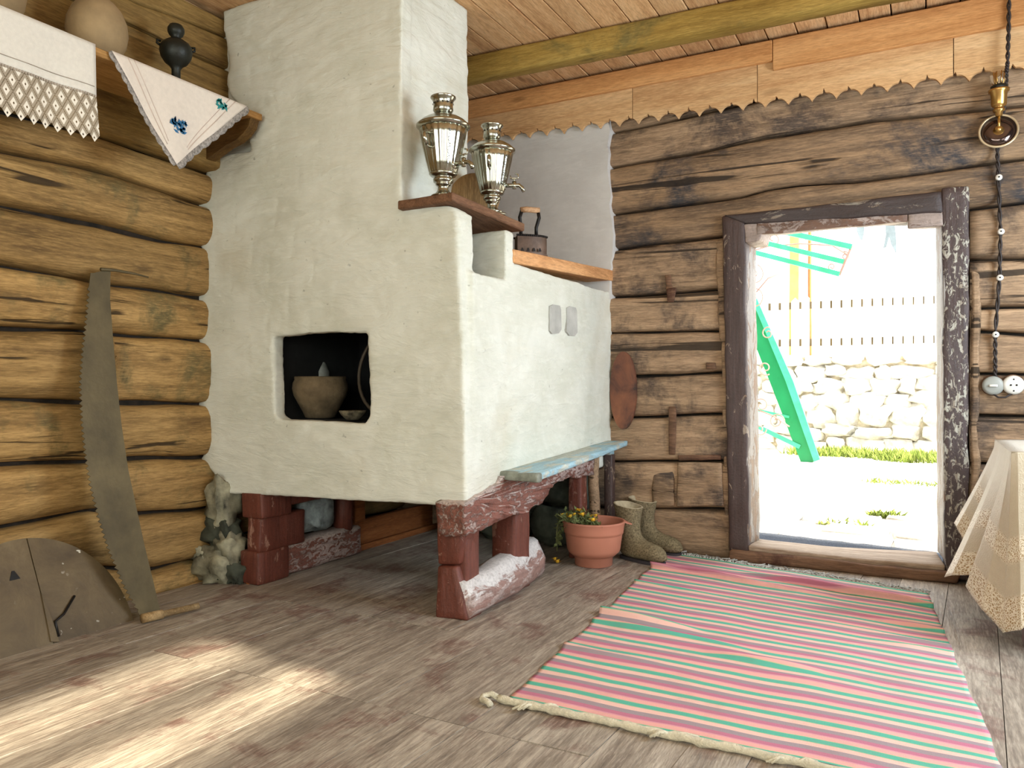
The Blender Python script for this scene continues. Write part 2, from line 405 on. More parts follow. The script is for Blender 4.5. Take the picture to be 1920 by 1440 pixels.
M['redwood'] = flat('red_table_wood', srgb(104, 46, 30), .45, nscale=6, namt=.3)
M['fringe'] = flat('cream_fringe', srgb(212, 204, 180), .95, nscale=60, namt=.15, bump=.9, bscale=200)
M['fringe_w'] = flat('grey_white_fringe', srgb(196, 198, 194), .95, nscale=60, namt=.15, bump=.9, bscale=200)
M['green'] = flat('green_enamel', srgb(22, 128, 76), .35, nscale=5, namt=.08, bump=.05)
M['green_thin'] = flat('pale_green_bar', srgb(60, 170, 128), .4)
M['scroll'] = flat('rusty_scroll', srgb(150, 120, 110), .6)
M['found'] = flat('green_grey_stone', srgb(74, 78, 66), .9, nscale=9, namt=.45, bump=.9, bscale=16)
M['stone'] = flat('pale_fieldstone', srgb(222, 216, 204), .9, nscale=9, namt=.25, bump=.7, bscale=14)
M['mortar'] = flat('mortar', srgb(196, 184, 160), .95, nscale=12, namt=.3, bump=.5)
M['dust'] = flat('pale_dust_ground', srgb(226, 220, 208), .95, nscale=3, namt=.1, bump=.5, bscale=18)
M['slab'] = flat('paving_stone', srgb(200, 194, 184), .9, nscale=7, namt=.25, bump=.5)
M['mat'] = flat('blue_grey_mat', srgb(66, 72, 84), .95, nscale=160, namt=.5, bump=.9, bscale=200)
M['grass'] = flat('dry_grass', srgb(132, 148, 66), .9, nscale=9, namt=.35)
M['picket'] = flat('white_picket', srgb(238, 234, 224), .8)
M['rail'] = flat('brown_rail', srgb(120, 104, 76), .8)
M['ypost'] = flat('yellow_post', srgb(206, 192, 96), .7)
M['rust'] = flat('rust', srgb(168, 104, 56), .8)
M['greycloth'] = flat('grey_washing', srgb(120, 132, 138), .9)
def lace_mat():
    m = NT('diamond_lace'); tc = m.node('ShaderNodeTexCoord'); sp = m.node('ShaderNodeSeparateXYZ'); m.link(tc.outputs['UV'], sp.inputs[0])
    u, v = m.math('MULTIPLY', sp.outputs[0], 20.0), m.math('MULTIPLY', sp.outputs[1], 2.2)
    a = m.math('FRACT', m.math('ADD', m.math('ADD', u, v), 20)); b = m.math('FRACT', m.math('ADD', m.math('SUBTRACT', u, v), 20))
    d = m.math('MAXIMUM', m.math('ABSOLUTE', m.math('SUBTRACT', a, .5)), m.math('ABSOLUTE', m.math('SUBTRACT', b, .5)))
    col = m.ramp(d, [(0, srgb(140, 128, 108)), (.07, srgb(230, 224, 210)), (.27, srgb(178, 166, 146))], 'CONSTANT')
    dots = m.math('GREATER_THAN', m.math('SINE', m.math('MULTIPLY', m.math('ADD', a, b), 42)), -.1)
    hole = m.math('MAXIMUM', m.math('LESS_THAN', d, .065), m.math('MULTIPLY', m.math('GREATER_THAN', d, .455), dots))
    net = m.math('MULTIPLY', m.math('GREATER_THAN', d, .27), .18)
    al = m.math('SUBTRACT', 1.0, m.math('MAXIMUM', hole, net)); m.link(al, m.b.inputs['Alpha'])
    return m.done(col, .9)
M['lace'] = lace_mat()
def tcloth_mat():
    m = NT('beige_tablecloth'); tc = m.node('ShaderNodeTexCoord'); sp = m.node('ShaderNodeSeparateXYZ'); m.link(tc.outputs['UV'], sp.inputs[0])
    vo = m.node('ShaderNodeTexVoronoi', feature='DISTANCE_TO_EDGE'); mp = m.node('ShaderNodeMapping'); m.link(tc.outputs['UV'], mp.inputs[0]); mp.inputs['Scale'].default_value = (230, 70, 1); m.link(mp.outputs[0], vo.inputs['Vector']); vo.inputs['Scale'].default_value = 1
    pat = m.ramp(vo.outputs['Distance'], [(.08, (1, 1, 1, 1)), (.2, (0, 0, 0, 1))])
    band = m.ramp(sp.outputs[1], [(0, (1, 1, 1, 1)), (.17, (1, 1, 1, 1)), (.20, (0, 0, 0, 1)), (.36, (0, 0, 0, 1)), (.39, (1, 1, 1, 1)), (.50, (1, 1, 1, 1)), (.53, (0, 0, 0, 1))])
    base = m.mix(srgb(198, 186, 162), srgb(186, 173, 148), m.noise(tc.outputs['UV'], 30, 3, .5))
    gold = m.mix(srgb(160, 130, 84), srgb(226, 216, 194), pat)
    m.bump(pat, .3, .004)
    m.b.inputs['Sheen Weight'].default_value = .3
    return m.done(m.mix(base, gold, band), .5)
M['tcloth'] = tcloth_mat()
def rug_mat():
    m = NT('striped_rug'); tc = m.node('ShaderNodeTexCoord'); sp = m.node('ShaderNodeSeparateXYZ'); m.link(tc.outputs['UV'], sp.inputs[0])
    wob = m.noise(tc.outputs['UV'], 6, 2, .5)
    v = m.math('ADD', sp.outputs[1], m.math('MULTIPLY', wob, .006))
    f = m.math('FRACT', m.math('ADD', m.math('MULTIPLY', v, 16.3), -.12+1))
    G, K, R, T, C2, Pk = srgb(96, 178, 156), srgb(232, 172, 164), srgb(192, 120, 142), srgb(158, 145, 150), srgb(232, 190, 178), srgb(218, 154, 166)
    col = m.ramp(f, [(0, G), (.19, srgb(196, 190, 150)), (.215, K), (.38, Pk), (.43, R), (.60, T), (.79, C2), (.97, srgb(190, 186, 146))], 'CONSTANT')
    v2 = m.coords((1, 1, 1)); n = m.noise(v2, 5, 5, .7)
    col = m.mix(col, srgb(150, 120, 112), m.math('MULTIPLY', m.ramp(n, BW(.5, .8)), .3))
    near = m.ramp(sp.outputs[1], [(0, (1, 1, 1, 1)), (.010, (0, 0, 0, 1))], 'CONSTANT')
    col = m.mix(col, srgb(92, 88, 88), near)
    w = m.noise(m.coords((60, 900, 60), 'Object', False), 1, 2, .5); w2 = m.noise(m.coords((700, 90, 90), 'Object', False), 1, 2, .5)
    m.bump(m.math('ADD', w, w2), .35, .004); m.b.inputs['Specular IOR Level'].default_value = .1
    return m.done(col, .95)
M['rug'] = rug_mat()
def glassm():
    m = NT('clear_glass'); m.b.inputs['Transmission Weight'].default_value = 1; m.b.inputs['IOR'].default_value = 1.3
    return m.done((.95, .95, .9, 1), .03)
M['glass'] = glassm()
# ------------------------------------------------------------------ setting
XL, YB, ZC, XR, YR = -3.28, 4.55, 2.9, 1.7, -1.5
# floor boards
fl = mk('floor', box(-3.5, 1.9, -1.6, 4.9, -.2, -.022), M['chink'], smooth=False); tag(fl, kind='structure')
seams = [-1.5, .35, 1.93, 2.65, 4.62]
ang = math.radians(-3.2)
rng = random.Random(3)
x = -3.4
while x < 1.75:
    w = rng.choice([.165, .18, .195, .21])
    cuts = [-1.5, .35] + ([1.93] if x < -.9 else [rng.choice([1.2, 1.65, 2.2])]) + ([2.65] if -2.75 < x < -1.9 else ([3.3] if rng.random() < .5 else [])) + [4.62]
    for y0, y1 in zip(cuts[:-1], cuts[1:]):
        sh = lambda y: (2.2-y)*-math.tan(ang)*-1
        g = .0012
        dz = rng.uniform(-.0016, .0016)
        c = [(x+g+sh(y0), y0+g, -.03), (x+w-g+sh(y0), y0+g, -.03), (x+w-g+sh(y1), y1-g, -.03), (x+g+sh(y1), y1-g, -.03)]
        c = [Vector(p) for p in c]
        c = c+[Vector((p.x, p.y, dz)) for p in c]
        mk('floor_board', hexa(c), M['floor'], fl, smooth=False)
    x += w
# ceiling
ce = mk('ceiling', box(-3.5, 1.9, -1.6, 4.9, ZC+.03, ZC+.1), M['chink'], smooth=False); tag(ce, kind='structure')
x = -3.4; k = 0
while x < 1.8:
    w = rng.uniform(.135, .165); dz = rng.uniform(0, .008)
    c = [Vector(p) for p in [(x+.003, -1.5, ZC+dz), (x+w-.003, -1.5, ZC+dz), (x+w-.003, 4.7, ZC+dz), (x+.003, 4.7, ZC+dz)]]
    c = c+[p+Vector((0, 0, .025)) for p in c]
    mk('ceiling_board', hexa(c, bev=.003), M['ceil'], ce, smooth=False)
    x += w; k += 1
# ceiling beam: end points taken on the beam's own plane
bt0, bt1 = P(878, 92, Y=3.93), P(1407, 5, Y=3.93)
bz = 2.772
def beamwarp(p, u, v, w):
    return p+Vector((0, .04*(p.x+.63)-.03, -.012*(1-u)+.01*nz((p.x*1.3, 1, 2))*(w < .5)))
bmf = box(-3.4, 1.75, 3.92, 4.03, bz, ZC+.004, n=(60, 2, 2), bev=.012, amp=.003, fr=5, warp=beamwarp)
mb = mk('ceiling_beam', bmf, M['beam'], smooth=True, loc=(-.8, 3.97, bz)); tag(mb, kind='structure')
# log walls
def poly_fn(pts):
    pts = sorted(pts)
    def f(s):
        if s <= pts[0][0]: return pts[0][1]
        if s >= pts[-1][0]: return pts[-1][1]
        for (a, za), (b, zb) in zip(pts[:-1], pts[1:]):
            if s <= b: return za+(zb-za)*(s-a)/(b-a)
    return f
def log_mesh(w, top, bot, s0, s1, bulge, seed, flatp=4.0, step=.045, amp=.006, gap=.006, rows=12, wob=.008):
    V = []; F = []; n = max(3, int((s1-s0)/step)); R = rows+3
    for i in range(n+1):
        s = lerp(s0, s1, i/n)
        zt = top(s)-gap+wob*nz((s*3.1, seed, 1)); zb = bot(s)+gap+wob*nz((s*3.1, seed, 7)); zt = max(zt, zb+.02)
        V.append(w(s, zb, -.10))
        for j in range(rows+1):
            v = j/rows; a = abs(2*v-1); d = bulge*((1-a**flatp)**.6)
            z = lerp(zb, zt, .5-.5*math.cos(PI*v)*(.75)-.5*(1-2*v)*.25) if True else 0
            d += amp*nz((s*2.2, z*9, seed))*2+amp*.7*nz((s*9, z*26, seed+4))+bulge*.35*nz((s*.8, seed*1.3, 3))
            V.append(w(s, z, d))
        V.append(w(s, zt, -.10))
    for i in range(n):
        for j in range(R-1):
            a = i*R+j; F.append((a, a+R, a+R+1, a+1))
    F.append(tuple(range(R))); F.append(tuple(n*R+j for j in range(R-1, -1, -1)))
    bm = bmesh.new(); bv = [bm.verts.new(v) for v in V]
    for f in F: bm.faces.new([bv[i] for i in f])
    return bm_out(bm)
# back wall
DX0, DX1 = P(1372, 700, Y=YB).x, P(1822, 700, Y=YB).x     # wall hole behind the frame
wb_pts = join(box(-3.5, DX0+.03, YB+.05, YB+.24, -.1, ZC), box(DX1-.03, 1.9, YB+.05, YB+.24, -.1, ZC),
              box(DX0+.03, DX1-.03, YB+.05, YB+.24, P(1590, 398, Y=YB).z, ZC))
wb = mk('wall_back', wb_pts, M['chink'], smooth=False); tag(wb, kind='structure')
def bj(pts): return poly_fn([(P(a, b, Y=YB).x, P(a, b, Y=YB).z) for a, b in pts])
TOP = lambda s: 2.88
JA = bj([(1145, 317), (1300, 290), (1430, 262), (1628, 229), (1912, 200)])
JB = bj([(1145, 404), (1280, 386), (1387, 371), (1440, 357), (1495, 350), (1600, 344), (1745, 325), (1830, 312), (1912, 300)])
JC = bj([(1147, 469), (1240, 458), (1345, 446), (1828, 392), (1912, 383)])
JDl = bj([(1153, 558), (1240, 553), (1337, 544)]); JDr = bj([(1828, 487), (1920, 487)])
JEl = bj([(1153, 625), (1341, 621)]); JEr = bj([(1840, 579), (1920, 577)])
JFl = bj([(1180, 706), (1265, 704), (1345, 698)]); JFr = bj([(1840, 622), (1920, 627)])
JGl = bj([(1180, 783), (1350, 776)]); JGr = bj([(1840, 700), (1920, 702)])
JHl = bj([(1140, 865), (1355, 864)]); JHr = bj([(1840, 778), (1920, 780)])
JIl = bj([(1130, 952), (1220, 952), (1358, 955)]); JIr = bj([(1840, 868), (1920, 872)])
JJr = bj([(1840, 962), (1920, 970)])
FLO = lambda s: -.02
wbk = lambda s, z, d: Vector((s, YB-d, z))
J0b = lambda s: JA(s)+.235+.02*math.sin(s)
fulls = [(TOP, J0b, 'log_b'), (J0b, JA, 'log_b'), (JA, JB, 'log_soot'), (JB, JC, 'log_soot')]
for i, (t, b, m_) in enumerate(fulls):
    mk('log', log_mesh(wbk, t, b, -3.4, 1.8, .045, 10+i*3.3, flatp=5, amp=.008), M[m_], wb)
lefts = [JC, JDl, JEl, JFl, JGl, JHl, JIl, FLO]; rights = [JC, JDr, JEr, JFr, JGr, JHr, JIr, JJr, FLO]
for i in range(len(lefts)-1):
    mk('log', log_mesh(wbk, lefts[i], lefts[i+1], -3.4, DX0+.01, .05, 30+i*2.7, flatp=5, amp=.008), M['log_b'], wb)
for i in range(len(rights)-1):
    mk('log', log_mesh(wbk, rights[i], rights[i+1], DX1-.01, 1.8, .045, 60+i*2.7, flatp=5, amp=.007), M['log_b'], wb)
def pw(px, py, d=.06): return P(px, py, Y=YB-d)
def wallpatch(name, quad, d0, d1, mat, **k):   # quad px TL,TR,BR,BL on wall
    q = [P(a, b, Y=YB-d1) for a, b in quad]; q2 = [P(a, b, Y=YB-d0) for a, b in quad]
    return mk(name, hexa([q[3], q[2], q2[2], q2[3], q[0], q[1], q2[1], q2[0]], **k), mat, wb)
wallpatch('peg', [(1247, 516), (1258, 516), (1262, 545), (1249, 545)], .0, .062, M['thresh_dk'], n=(2, 2, 5), bev=.004, amp=.004, fr=18)
wallpatch('peg', [(1250, 541), (1268, 539), (1264, 567), (1252, 567)], .0, .066, M['thresh_dk'], n=(2, 2, 4), bev=.004, amp=.004, fr=18)
wallpatch('batten', [(1254, 762), (1268, 762), (1267, 852), (1254, 852)], .0, .062, M['thresh_dk'], n=(2, 2, 12), bev=.004, amp=.004, fr=14)
wallpatch('inset_block', [(1224, 886), (1264, 881), (1266, 949), (1222, 949)], .0, .052, M['log_b'], n=(6, 2, 8), bev=.01, amp=.006, fr=14)
wallpatch('inset_block', [(1270, 867), (1354, 867), (1356, 948), (1268, 951)], .0, .070, M['log_b'], n=(10, 2, 8), bev=.008, amp=.006, fr=9)
wallpatch('inset_block', [(1272, 853), (1352, 853), (1352, 862), (1272, 864)], .0, .06, M['thresh_dk'], n=(10, 2, 2), bev=.004, amp=.005, fr=14)
wallpatch('peg', [(1324, 680), (1342, 680), (1342, 692), (1324, 692)], .0, .058, M['thresh_dk'], n=(2, 2, 2), bev=.003, amp=.003, fr=14)
# left wall
wl = mk('wall_left', box(XL-.3, XL-.04, -1.6, 4.8, -.1, ZC), M['chink'], smooth=False); tag(wl, kind='structure')
def lj(pts, ext=True):
    q = [(P(a, b, X=XL).y, P(a, b, X=XL).z) for a, b in pts]
    return poly_fn(q)
wlk = lambda s, z, d: Vector((XL+d-.035, s, z))
wlp = lambda s, z, d: Vector((XL+d+.085, s, z))
L0 = lj([(230, 18), (298, 40), (406, 82)]); L00 = lambda s: 2.87
L1 = lj([(0, -34), (81, 0), (135, 19), (236, 65), (295, 95), (417, 146)])
L2 = lj([(0, 88), (176, 152), (238, 173), (440, 238)])
L3 = lj([(0, 206), (190, 260), (311, 301), (390, 327)])
L4 = lj([(0, 282), (108, 303), (217, 330), (352, 377), (380, 386)])
L5 = lj([(0, 383), (27, 388), (190, 421), (298, 448), (375, 460)])
L6 = lj([(0, 497), (163, 526), (244, 537), (363, 556)])
L7 = lj([(0, 616), (150, 620), (366, 637)])
L8 = lj([(0, 749), (150, 755), (366, 757)])
L9 = lj([(0, 872), (163, 865), (374, 857)])
L10 = lj([(0, 992), (170, 957), (265, 964), (371, 954)])
L11 = lj([(0, 1085), (129, 1062), (286, 1069), (367, 1047)])
L12 = lj([(0, 1195), (299, 1128), (394, 1104)])
ysaw0, ysaw1 = P(172, 800, X=XL).y, P(208, 800, X=XL).y
rows_l = [(L00, L0, 0), (L0, L1, 0), (L1, L2, 0), (L2, L3, 0), (L3, L4, 1), (L4, L5, 1), (L5, L6, 1), (L6, L7, 1), (L7, L8, 2), (L8, L9, 1), (L9, L10, 2), (L10, L11, 1), (L11, L12, 1), (L12, FLO, 1)]
for i, (t, b, kd) in enumerate(rows_l):
    if kd == 0: mk('log', log_mesh(wlp, t, b, -1.5, 4.6, .03, 100+i*3.1, flatp=10, amp=.003, gap=.003, wob=.003, step=.09), M['plank_l'], wl)
    elif kd == 1: mk('log', log_mesh(wlk, t, b, -1.5, 4.6, .085, 100+i*3.1, flatp=2.6, amp=.009, wob=.014, rows=14, step=.05), M['log_l'], wl)
    else:
        g0, g1 = (ysaw0-.02, ysaw1+.0) if i == 8 else (ysaw0+.02, ysaw1+.03)
        mk('log', log_mesh(wlk, t, b, -1.5, g0, .085, 100+i*3.1, flatp=2.6, amp=.009, wob=.014, rows=14, step=.05), M['log_l'], wl)
        mk('log', log_mesh(wlk, t, b, g1, 4.6, .08, 103+i*3.1, flatp=2.6, amp=.009, wob=.014, rows=14, step=.05), M['log_l'], wl)
# right and rear walls with window openings (behind / beside the camera)
def wall_with_windows(name, axis, c, s0, s1, wins, th=.2):
    vf = []; cur = s0
    bxs = (lambda a, b, z0, z1: box(c, c+th, a, b, z0, z1)) if axis == 'x' else (lambda a, b, z0, z1: box(a, b, c-th, c, z0, z1))
    for (a, b, z0, z1) in wins:
        vf += [bxs(cur, a, -.1, ZC), bxs(a, b, -.1, z0), bxs(a, b, z1, ZC)]; cur = b
    vf.append(bxs(cur, s1, -.1, ZC))
    return tag(mk(name, join(*vf), M['log_b'], smooth=False), kind='structure')
WR = (.55, 1.66, 1.70, 2.16)
wall_with_windows('wall_right', 'x', XR, -1.6, 4.8, [WR, (2.4, 3.6, .95, 2.15)])
wall_with_windows('wall_rear', 'y', YR, -3.5, 1.9, [(-2.2, -.9, .9, 2.1), (-.3, 1.0, .9, 2.1)])
def window(name, axis, c, a, b, z0, z1, mid):
    f = .05
    bx = (lambda p, q, r, s: box(c+.04, c+.1, p, q, r, s)) if axis == 'x' else (lambda p, q, r, s: box(p, q, c-.1, c-.04, r, s))
    w_ = mk(name, join(bx(a, a+f, z0, z1), bx(b-f, b, z0, z1), bx(a, b, z0, z0+f), bx(a, b, z1-f, z1)), M['reveal'], smooth=False); tag(w_, kind='structure')
    for mm in mid: mk('glazing_bar', bx(*mm), M['reveal'], w_, smooth=False)
window('window_1', 'x', XR, *WR, [(WR[0], WR[1], 1.885, 1.965)])
ob = mk('sun_blocker', join(box(3.4, 3.6, 1.9, 4.1, -.1, 3.1), box(3.2, 5.2, 1.7, 4.2, 3.1, 3.25)), M['log_b'], smooth=False); tag(ob, kind='structure')  # unseen wall and roof added only to keep sun out of the far right opening
window('added_window', 'x', XR, 2.4, 3.6, .95, 2.15, [(2.97, 3.03, .95, 2.15)])  # unseen window added to go with the cool fill lamp
window('window_2', 'y', YR, -2.2, -.9, .9, 2.1, [(-1.58, -1.52, .9, 2.1), (-2.2, -.9, 1.7, 1.75)])
window('window_3', 'y', YR, -.3, 1.0, .9, 2.1, [(.32, .38, .9, 2.1), (-.3, 1.0, 1.7, 1.75)])
# scalloped fascia
YF = YB-.115
tr = mk('trim_1', hexa([P(840, 246, Y=YF+.03), P(1990, 70, Y=YF+.03), P(1990, 70, Y=YB), P(840, 246, Y=YB), P(840, 190, Y=YF+.03), P(1990, 20, Y=YF+.03), P(1990, 20, Y=YB), P(840, 190, Y=YB)]), M['fascia'], smooth=False)
tag(tr, kind='structure')
pa, pb = P(930, 263, Y=YF), P(1900, 137, Y=YF)
sx0, sx1 = P(850, 258, Y=YF).x, 1.66
def zlow(x): return pa.z+(pb.z-pa.z)*(x-pa.x)/(pb.x-pa.x)
pitch = (P(1754, 145, Y=YF).x-P(1178, 225, Y=YF).x)/13.3
apex0 = P(1178, 225, Y=YF).x
segs = [sx0, P(1186, 200, Y=YF).x, P(1420, 150, Y=YF).x, P(1788, 100, Y=YF).x, sx1]
ztop = lambda x: ZC-.035
def fascia_poly(x0, x1, dy=0):
    pts = []
    n = int((x1-x0)/.006)
    for i in range(n+1):
        x_ = lerp(x0, x1, i/n); ph = ((x_-apex0)/pitch+.5) % 1.0-.5   # 0 at apex
        a = abs(ph)*2
        h = .040*(1-a**3.2)
        if a < .13: h += .024*(1-a/.13)**1.4
        pts.append(Vector((x_, YF+dy, zlow(x_)-.012+h)))
    return pts+[Vector((x1, YF+dy, ztop(x1))), Vector((x0, YF+dy, ztop(x0)))]
for a, b in zip(segs[:-1], segs[1:]):
    mk('fascia_board', prism(fascia_poly(a+.002, b-.002), (0, .02, 0)), M['fascia'], tr, smooth=False)
# upper boards of the fascia, slightly proud
u0, u1 = P(872, 183, Y=YF-.03), P(1447, 96, Y=YF-.03)
for (xa, xb, top, bot) in [(sx0, P(1447, 96, Y=YF-.03).x, 2.885, P(1200, 160, Y=YF-.03).z), (P(1447, 96, Y=YF-.03).x+.003, 1.66, 2.885, P(1700, 84, Y=YF-.03).z)]:
    mk('upper_board', box(xa, xb, YF-.032, YF-.002, bot, top, n=(20, 1, 1), bev=.004, amp=.002), M['fascia_o'], tr, smooth=False)
# ------------------------------------------------------------------ doorway
dr = thing('door_1', None, None, (P(1590, 1050, Y=YB).x, YB, 0)); tag(dr, kind='structure')
YFm = YB-.085   # face of the frame
def fr(pts4, y0, y1, mat, name, **k):
    q = [P(a, b, Y=y0) for a, b in pts4]; q2 = [v+Vector((0, y1-y0, 0)) for v in q]
    return mk(name, hexa([q[3], q[2], q2[2], q2[3], q[0], q[1], q2[1], q2[0]], **k), mat, dr)
fr([(1354, 405), (1396, 403), (1404, 1040), (1366, 1034)], YFm, YB+.2, M['frame'], 'frame_post', n=(4, 4, 50), bev=.008, amp=.007, fr=7)
fr([(1765, 352), (1817, 350), (1815, 1090), (1772, 1084)], YFm, YB+.2, M['frame_r'], 'frame_post', n=(5, 4, 50), bev=.008, amp=.009, fr=7)
fr([(1356, 404), (1766, 357), (1768, 399), (1396, 419)], YFm-.006, YB+.2, M['frame_x'], 'lintel', n=(40, 4, 5), bev=.01, amp=.008, fr=6)
fr([(1820, 505), (1840, 512), (1836, 1060), (1818, 1070)], YFm+.025, YB+.1, M['log_b'], 'side_pole', n=(4, 4, 40), bev=.02, amp=.012, fr=6)
fr([(1340, 450), (1357, 445), (1364, 640), (1349, 640)], YFm+.03, YB+.1, M['log_b'], 'side_pole', n=(4, 4, 20), bev=.01, amp=.008, fr=7)
fr([(1352, 640), (1362, 640), (1367, 1030), (1360, 1030)], YFm+.04, YB+.1, M['log_b'], 'side_pole', n=(3, 3, 20), bev=.008, amp=.006, fr=7)
# splayed reveal boards
YI = YB+.16
def rv(front, back, mat, name, thick, **k):
    f = [P(a, b, Y=YFm+.004) for a, b in front]; b_ = [P(a, b, Y=YI) for a, b in back]; t = Vector(thick)
    return mk(name, hexa([f[1], b_[1], b_[1]+t, f[1]+t, f[0], b_[0], b_[0]+t, f[0]+t], **k), mat, dr)
rv([(1394, 440), (1403, 1022)], [(1417, 446), (1425, 1014)], M['reveal'], 'reveal_board', (-.05, .02, 0), n=(4, 2, 40), bev=.004, amp=.007, fr=8)
rv([(1768, 402), (1771, 1052)], [(1754, 412), (1757, 1034)], M['reveal'], 'reveal_board', (.05, .02, 0), n=(4, 2, 40), bev=.004, amp=.005, fr=8)
# head reveal, lower on the left, and the short block on its right
def hd(f0, f1, b0, b1, tz, mat, name, **k):
    a, b = P(*f0, Y=YFm+.002), P(*f1, Y=YFm+.002); c, d = P(*b1, Y=YI), P(*b0, Y=YI); t = Vector((0, 0, tz))
    return mk(name, hexa([a, b, c, d, a+t, b+t, c+t, d+t], **k), mat, dr)
hd((1420, 441), (1701, 415), (1424, 444), (1701, 418), .09, M['reveal_x'], 'head_board', n=(30, 3, 3), bev=.004, amp=.006, fr=9)
hd((1702, 428), (1770, 425), (1702, 430), (1760, 428), .11, M['reveal_x'], 'head_block', n=(8, 3, 4), bev=.006, amp=.006, fr=9)
fr([(1394, 420), (1438, 415), (1424, 450), (1396, 455)], YFm+.004, YI, M['reveal_x'], 'head_block', n=(4, 3, 4), bev=.006, amp=.008, fr=12)
# threshold: dark face with bare worn top
t0, t1, t2, t3 = P(1403, 1022, Y=YFm+.0), P(1772, 1060, Y=YFm+.0), P(1757, 1034, Y=YI+.02), P(1420, 1010, Y=YI+.02)
dn = lambda v, z: Vector((v.x, v.y, z))
mk('threshold', hexa([dn(t0, t0.z-.035), dn(t1, t1.z-.035), dn(t2, t2.z-.035), dn(t3, t3.z-.035), t0, t1, t2, t3], n=(24, 4, 2), bev=.008, amp=.004, fr=6, warp=lambda p, u, v, w: p-Vector((0, 0, .012*math.sin(PI*u)))), M['thresh'], dr)
s0, s1 = P(1362, 1012, Y=YFm-.03), P(1795, 1068, Y=YFm-.03)
mk('sill_beam', hexa([dn(s0, 0), dn(s1, 0), dn(s1, 0)+Vector((0, .2, 0)), dn(s0, 0)+Vector((0, .2, 0)), dn(t0, t0.z-.03)+Vector((-.1, -.025, 0)), dn(t1, t1.z-.03)+Vector((.07, -.025, 0)), dn(t1, t1.z-.03)+Vector((.07, .17, 0)), dn(t0, t0.z-.03)+Vector((-.1, .17, 0))], n=(30, 3, 4), bev=.012, amp=.008, fr=6), M['thresh_dk'], dr)
# ------------------------------------------------------------------ outdoors
GZ = lambda y: .0 if y < 5.2 else .13*min(1, (y-5.2)/5.6)
def gfn(u, v):
    x_ = lerp(-14, 10, u); y_ = lerp(4.85, 24, v*v); return Vector((x_, y_, GZ(y_)-.02+.03*nz((x_*.7, y_*.7, 0))))
V, F, U = sheet(gfn, 90, 80); go = mk('ground', (V, F), M['dust'], smooth=True); tag(go, kind='structure')
# doormat outside
mx0, mx1 = P(1415, 1010, Z=.02), P(1790, 1040, Z=.02)
mt = mk('outdoor_mat', hexa([(-1.05, 4.80, -.0), (.35, 4.80, -.0), (.30, 5.03, 0), (-1.10, 5.24, 0), (-1.05, 4.80, .035), (.35, 4.80, .035), (.30, 5.03, .035), (-1.10, 5.24, .035)], n=(30, 6, 1), bev=.006, amp=.006, fr=12), M['mat'], loc=(-.4, 4.95, 0))
tag(mt, 'blue-grey coarse doormat lying just outside the threshold', 'doormat')
# paving stones
pv = tag(mk('pavement', box(-2.4, 1.6, 5.05, 6.6, -.1, -.012), M['mortar'], smooth=False), kind='structure')
r5 = random.Random(11); y_ = 5.2
while y_ < 6.6:
    dp = r5.uniform(.3, .42); x_ = -2.4+r5.uniform(-.2, .1)
    while x_ < 1.5:
        w_ = r5.uniform(.35, .7)
        c = [(x_, y_), (x_+w_, y_+r5.uniform(-.03, .03)), (x_+w_+r5.uniform(-.04, .04), y_+dp), (x_+r5.uniform(-.04, .04), y_+dp)]
        c = [Vector((a+.015*(1 if q in (0, 3) else -1), b+.015*(1 if q < 2 else -1), -.02)) for q, (a, b) in enumerate(c)]; h_ = r5.uniform(.03, .045)
        mk('paving_stone', hexa(c+[p+Vector((0, 0, h_)) for p in c], n=(2, 2, 1), bev=.015, amp=.012, fr=5), M['slab'], pv)
        x_ += w_
    y_ += dp
# rubble wall
YW = 11.0
zt_, zb_ = P(1600, 664, Y=YW).z, .05
rw = mk('rubble_wall', box(-3.4, 2.2, YW+.08, YW+.55, -.1, zt_-.03), M['mortar'], smooth=False, loc=(-.6, YW+.3, 0))
tag(rw, 'low rubble stone wall across the yard below the picket fence', 'wall')
z_ = zb_; r6 = random.Random(5)
while z_ < zt_-.05:
    h_ = min(r6.uniform(.15, .26), zt_-z_); x_ = -3.3+r6.uniform(-.1, .2)
    while x_ < 2.1:
        w_ = r6.uniform(.2, .46)
        mk('stone', blob((x_+w_/2, YW+.1, z_+h_/2+r6.uniform(-.04, .04)), 1, 9, 7, .55, 1.8, r6.random()*90, (w_*.56, .13, h_*r6.uniform(.5, .66))), M['stone'], rw)
        x_ += w_
    z_ += h_
# picket fence on it
pf = thing('picket_fence', 'white picket fence standing on top of the rubble wall', 'fence', (-.6, YW+.1, zt_-.03))
zr1, zr2, zp = P(1600, 567, Y=YW).z, P(1600, 639, Y=YW).z, P(1600, 556, Y=YW).z
for z in (zr1, zr2): mk('rail', box(-3.2, 2.0, YW+.10, YW+.14, z-.05, z+.05, n=(12, 1, 1), bev=.006, amp=.006), M['rail'], pf, smooth=False)
px = 1405
while px < 1790:
    xx = P(px, 600, Y=YW).x; tp = zp+r6.uniform(-.03, .04); w_ = .1
    mk('picket', prism([Vector((xx, YW+.07, zt_-.03)), Vector((xx+w_, YW+.07, zt_-.03)), Vector((xx+w_, YW+.07, tp)), Vector((xx+w_/2, YW+.07, tp+.05)), Vector((xx, YW+.07, tp))], (0, .025, 0)), M['picket'], pf, smooth=False)
    px += 19.3
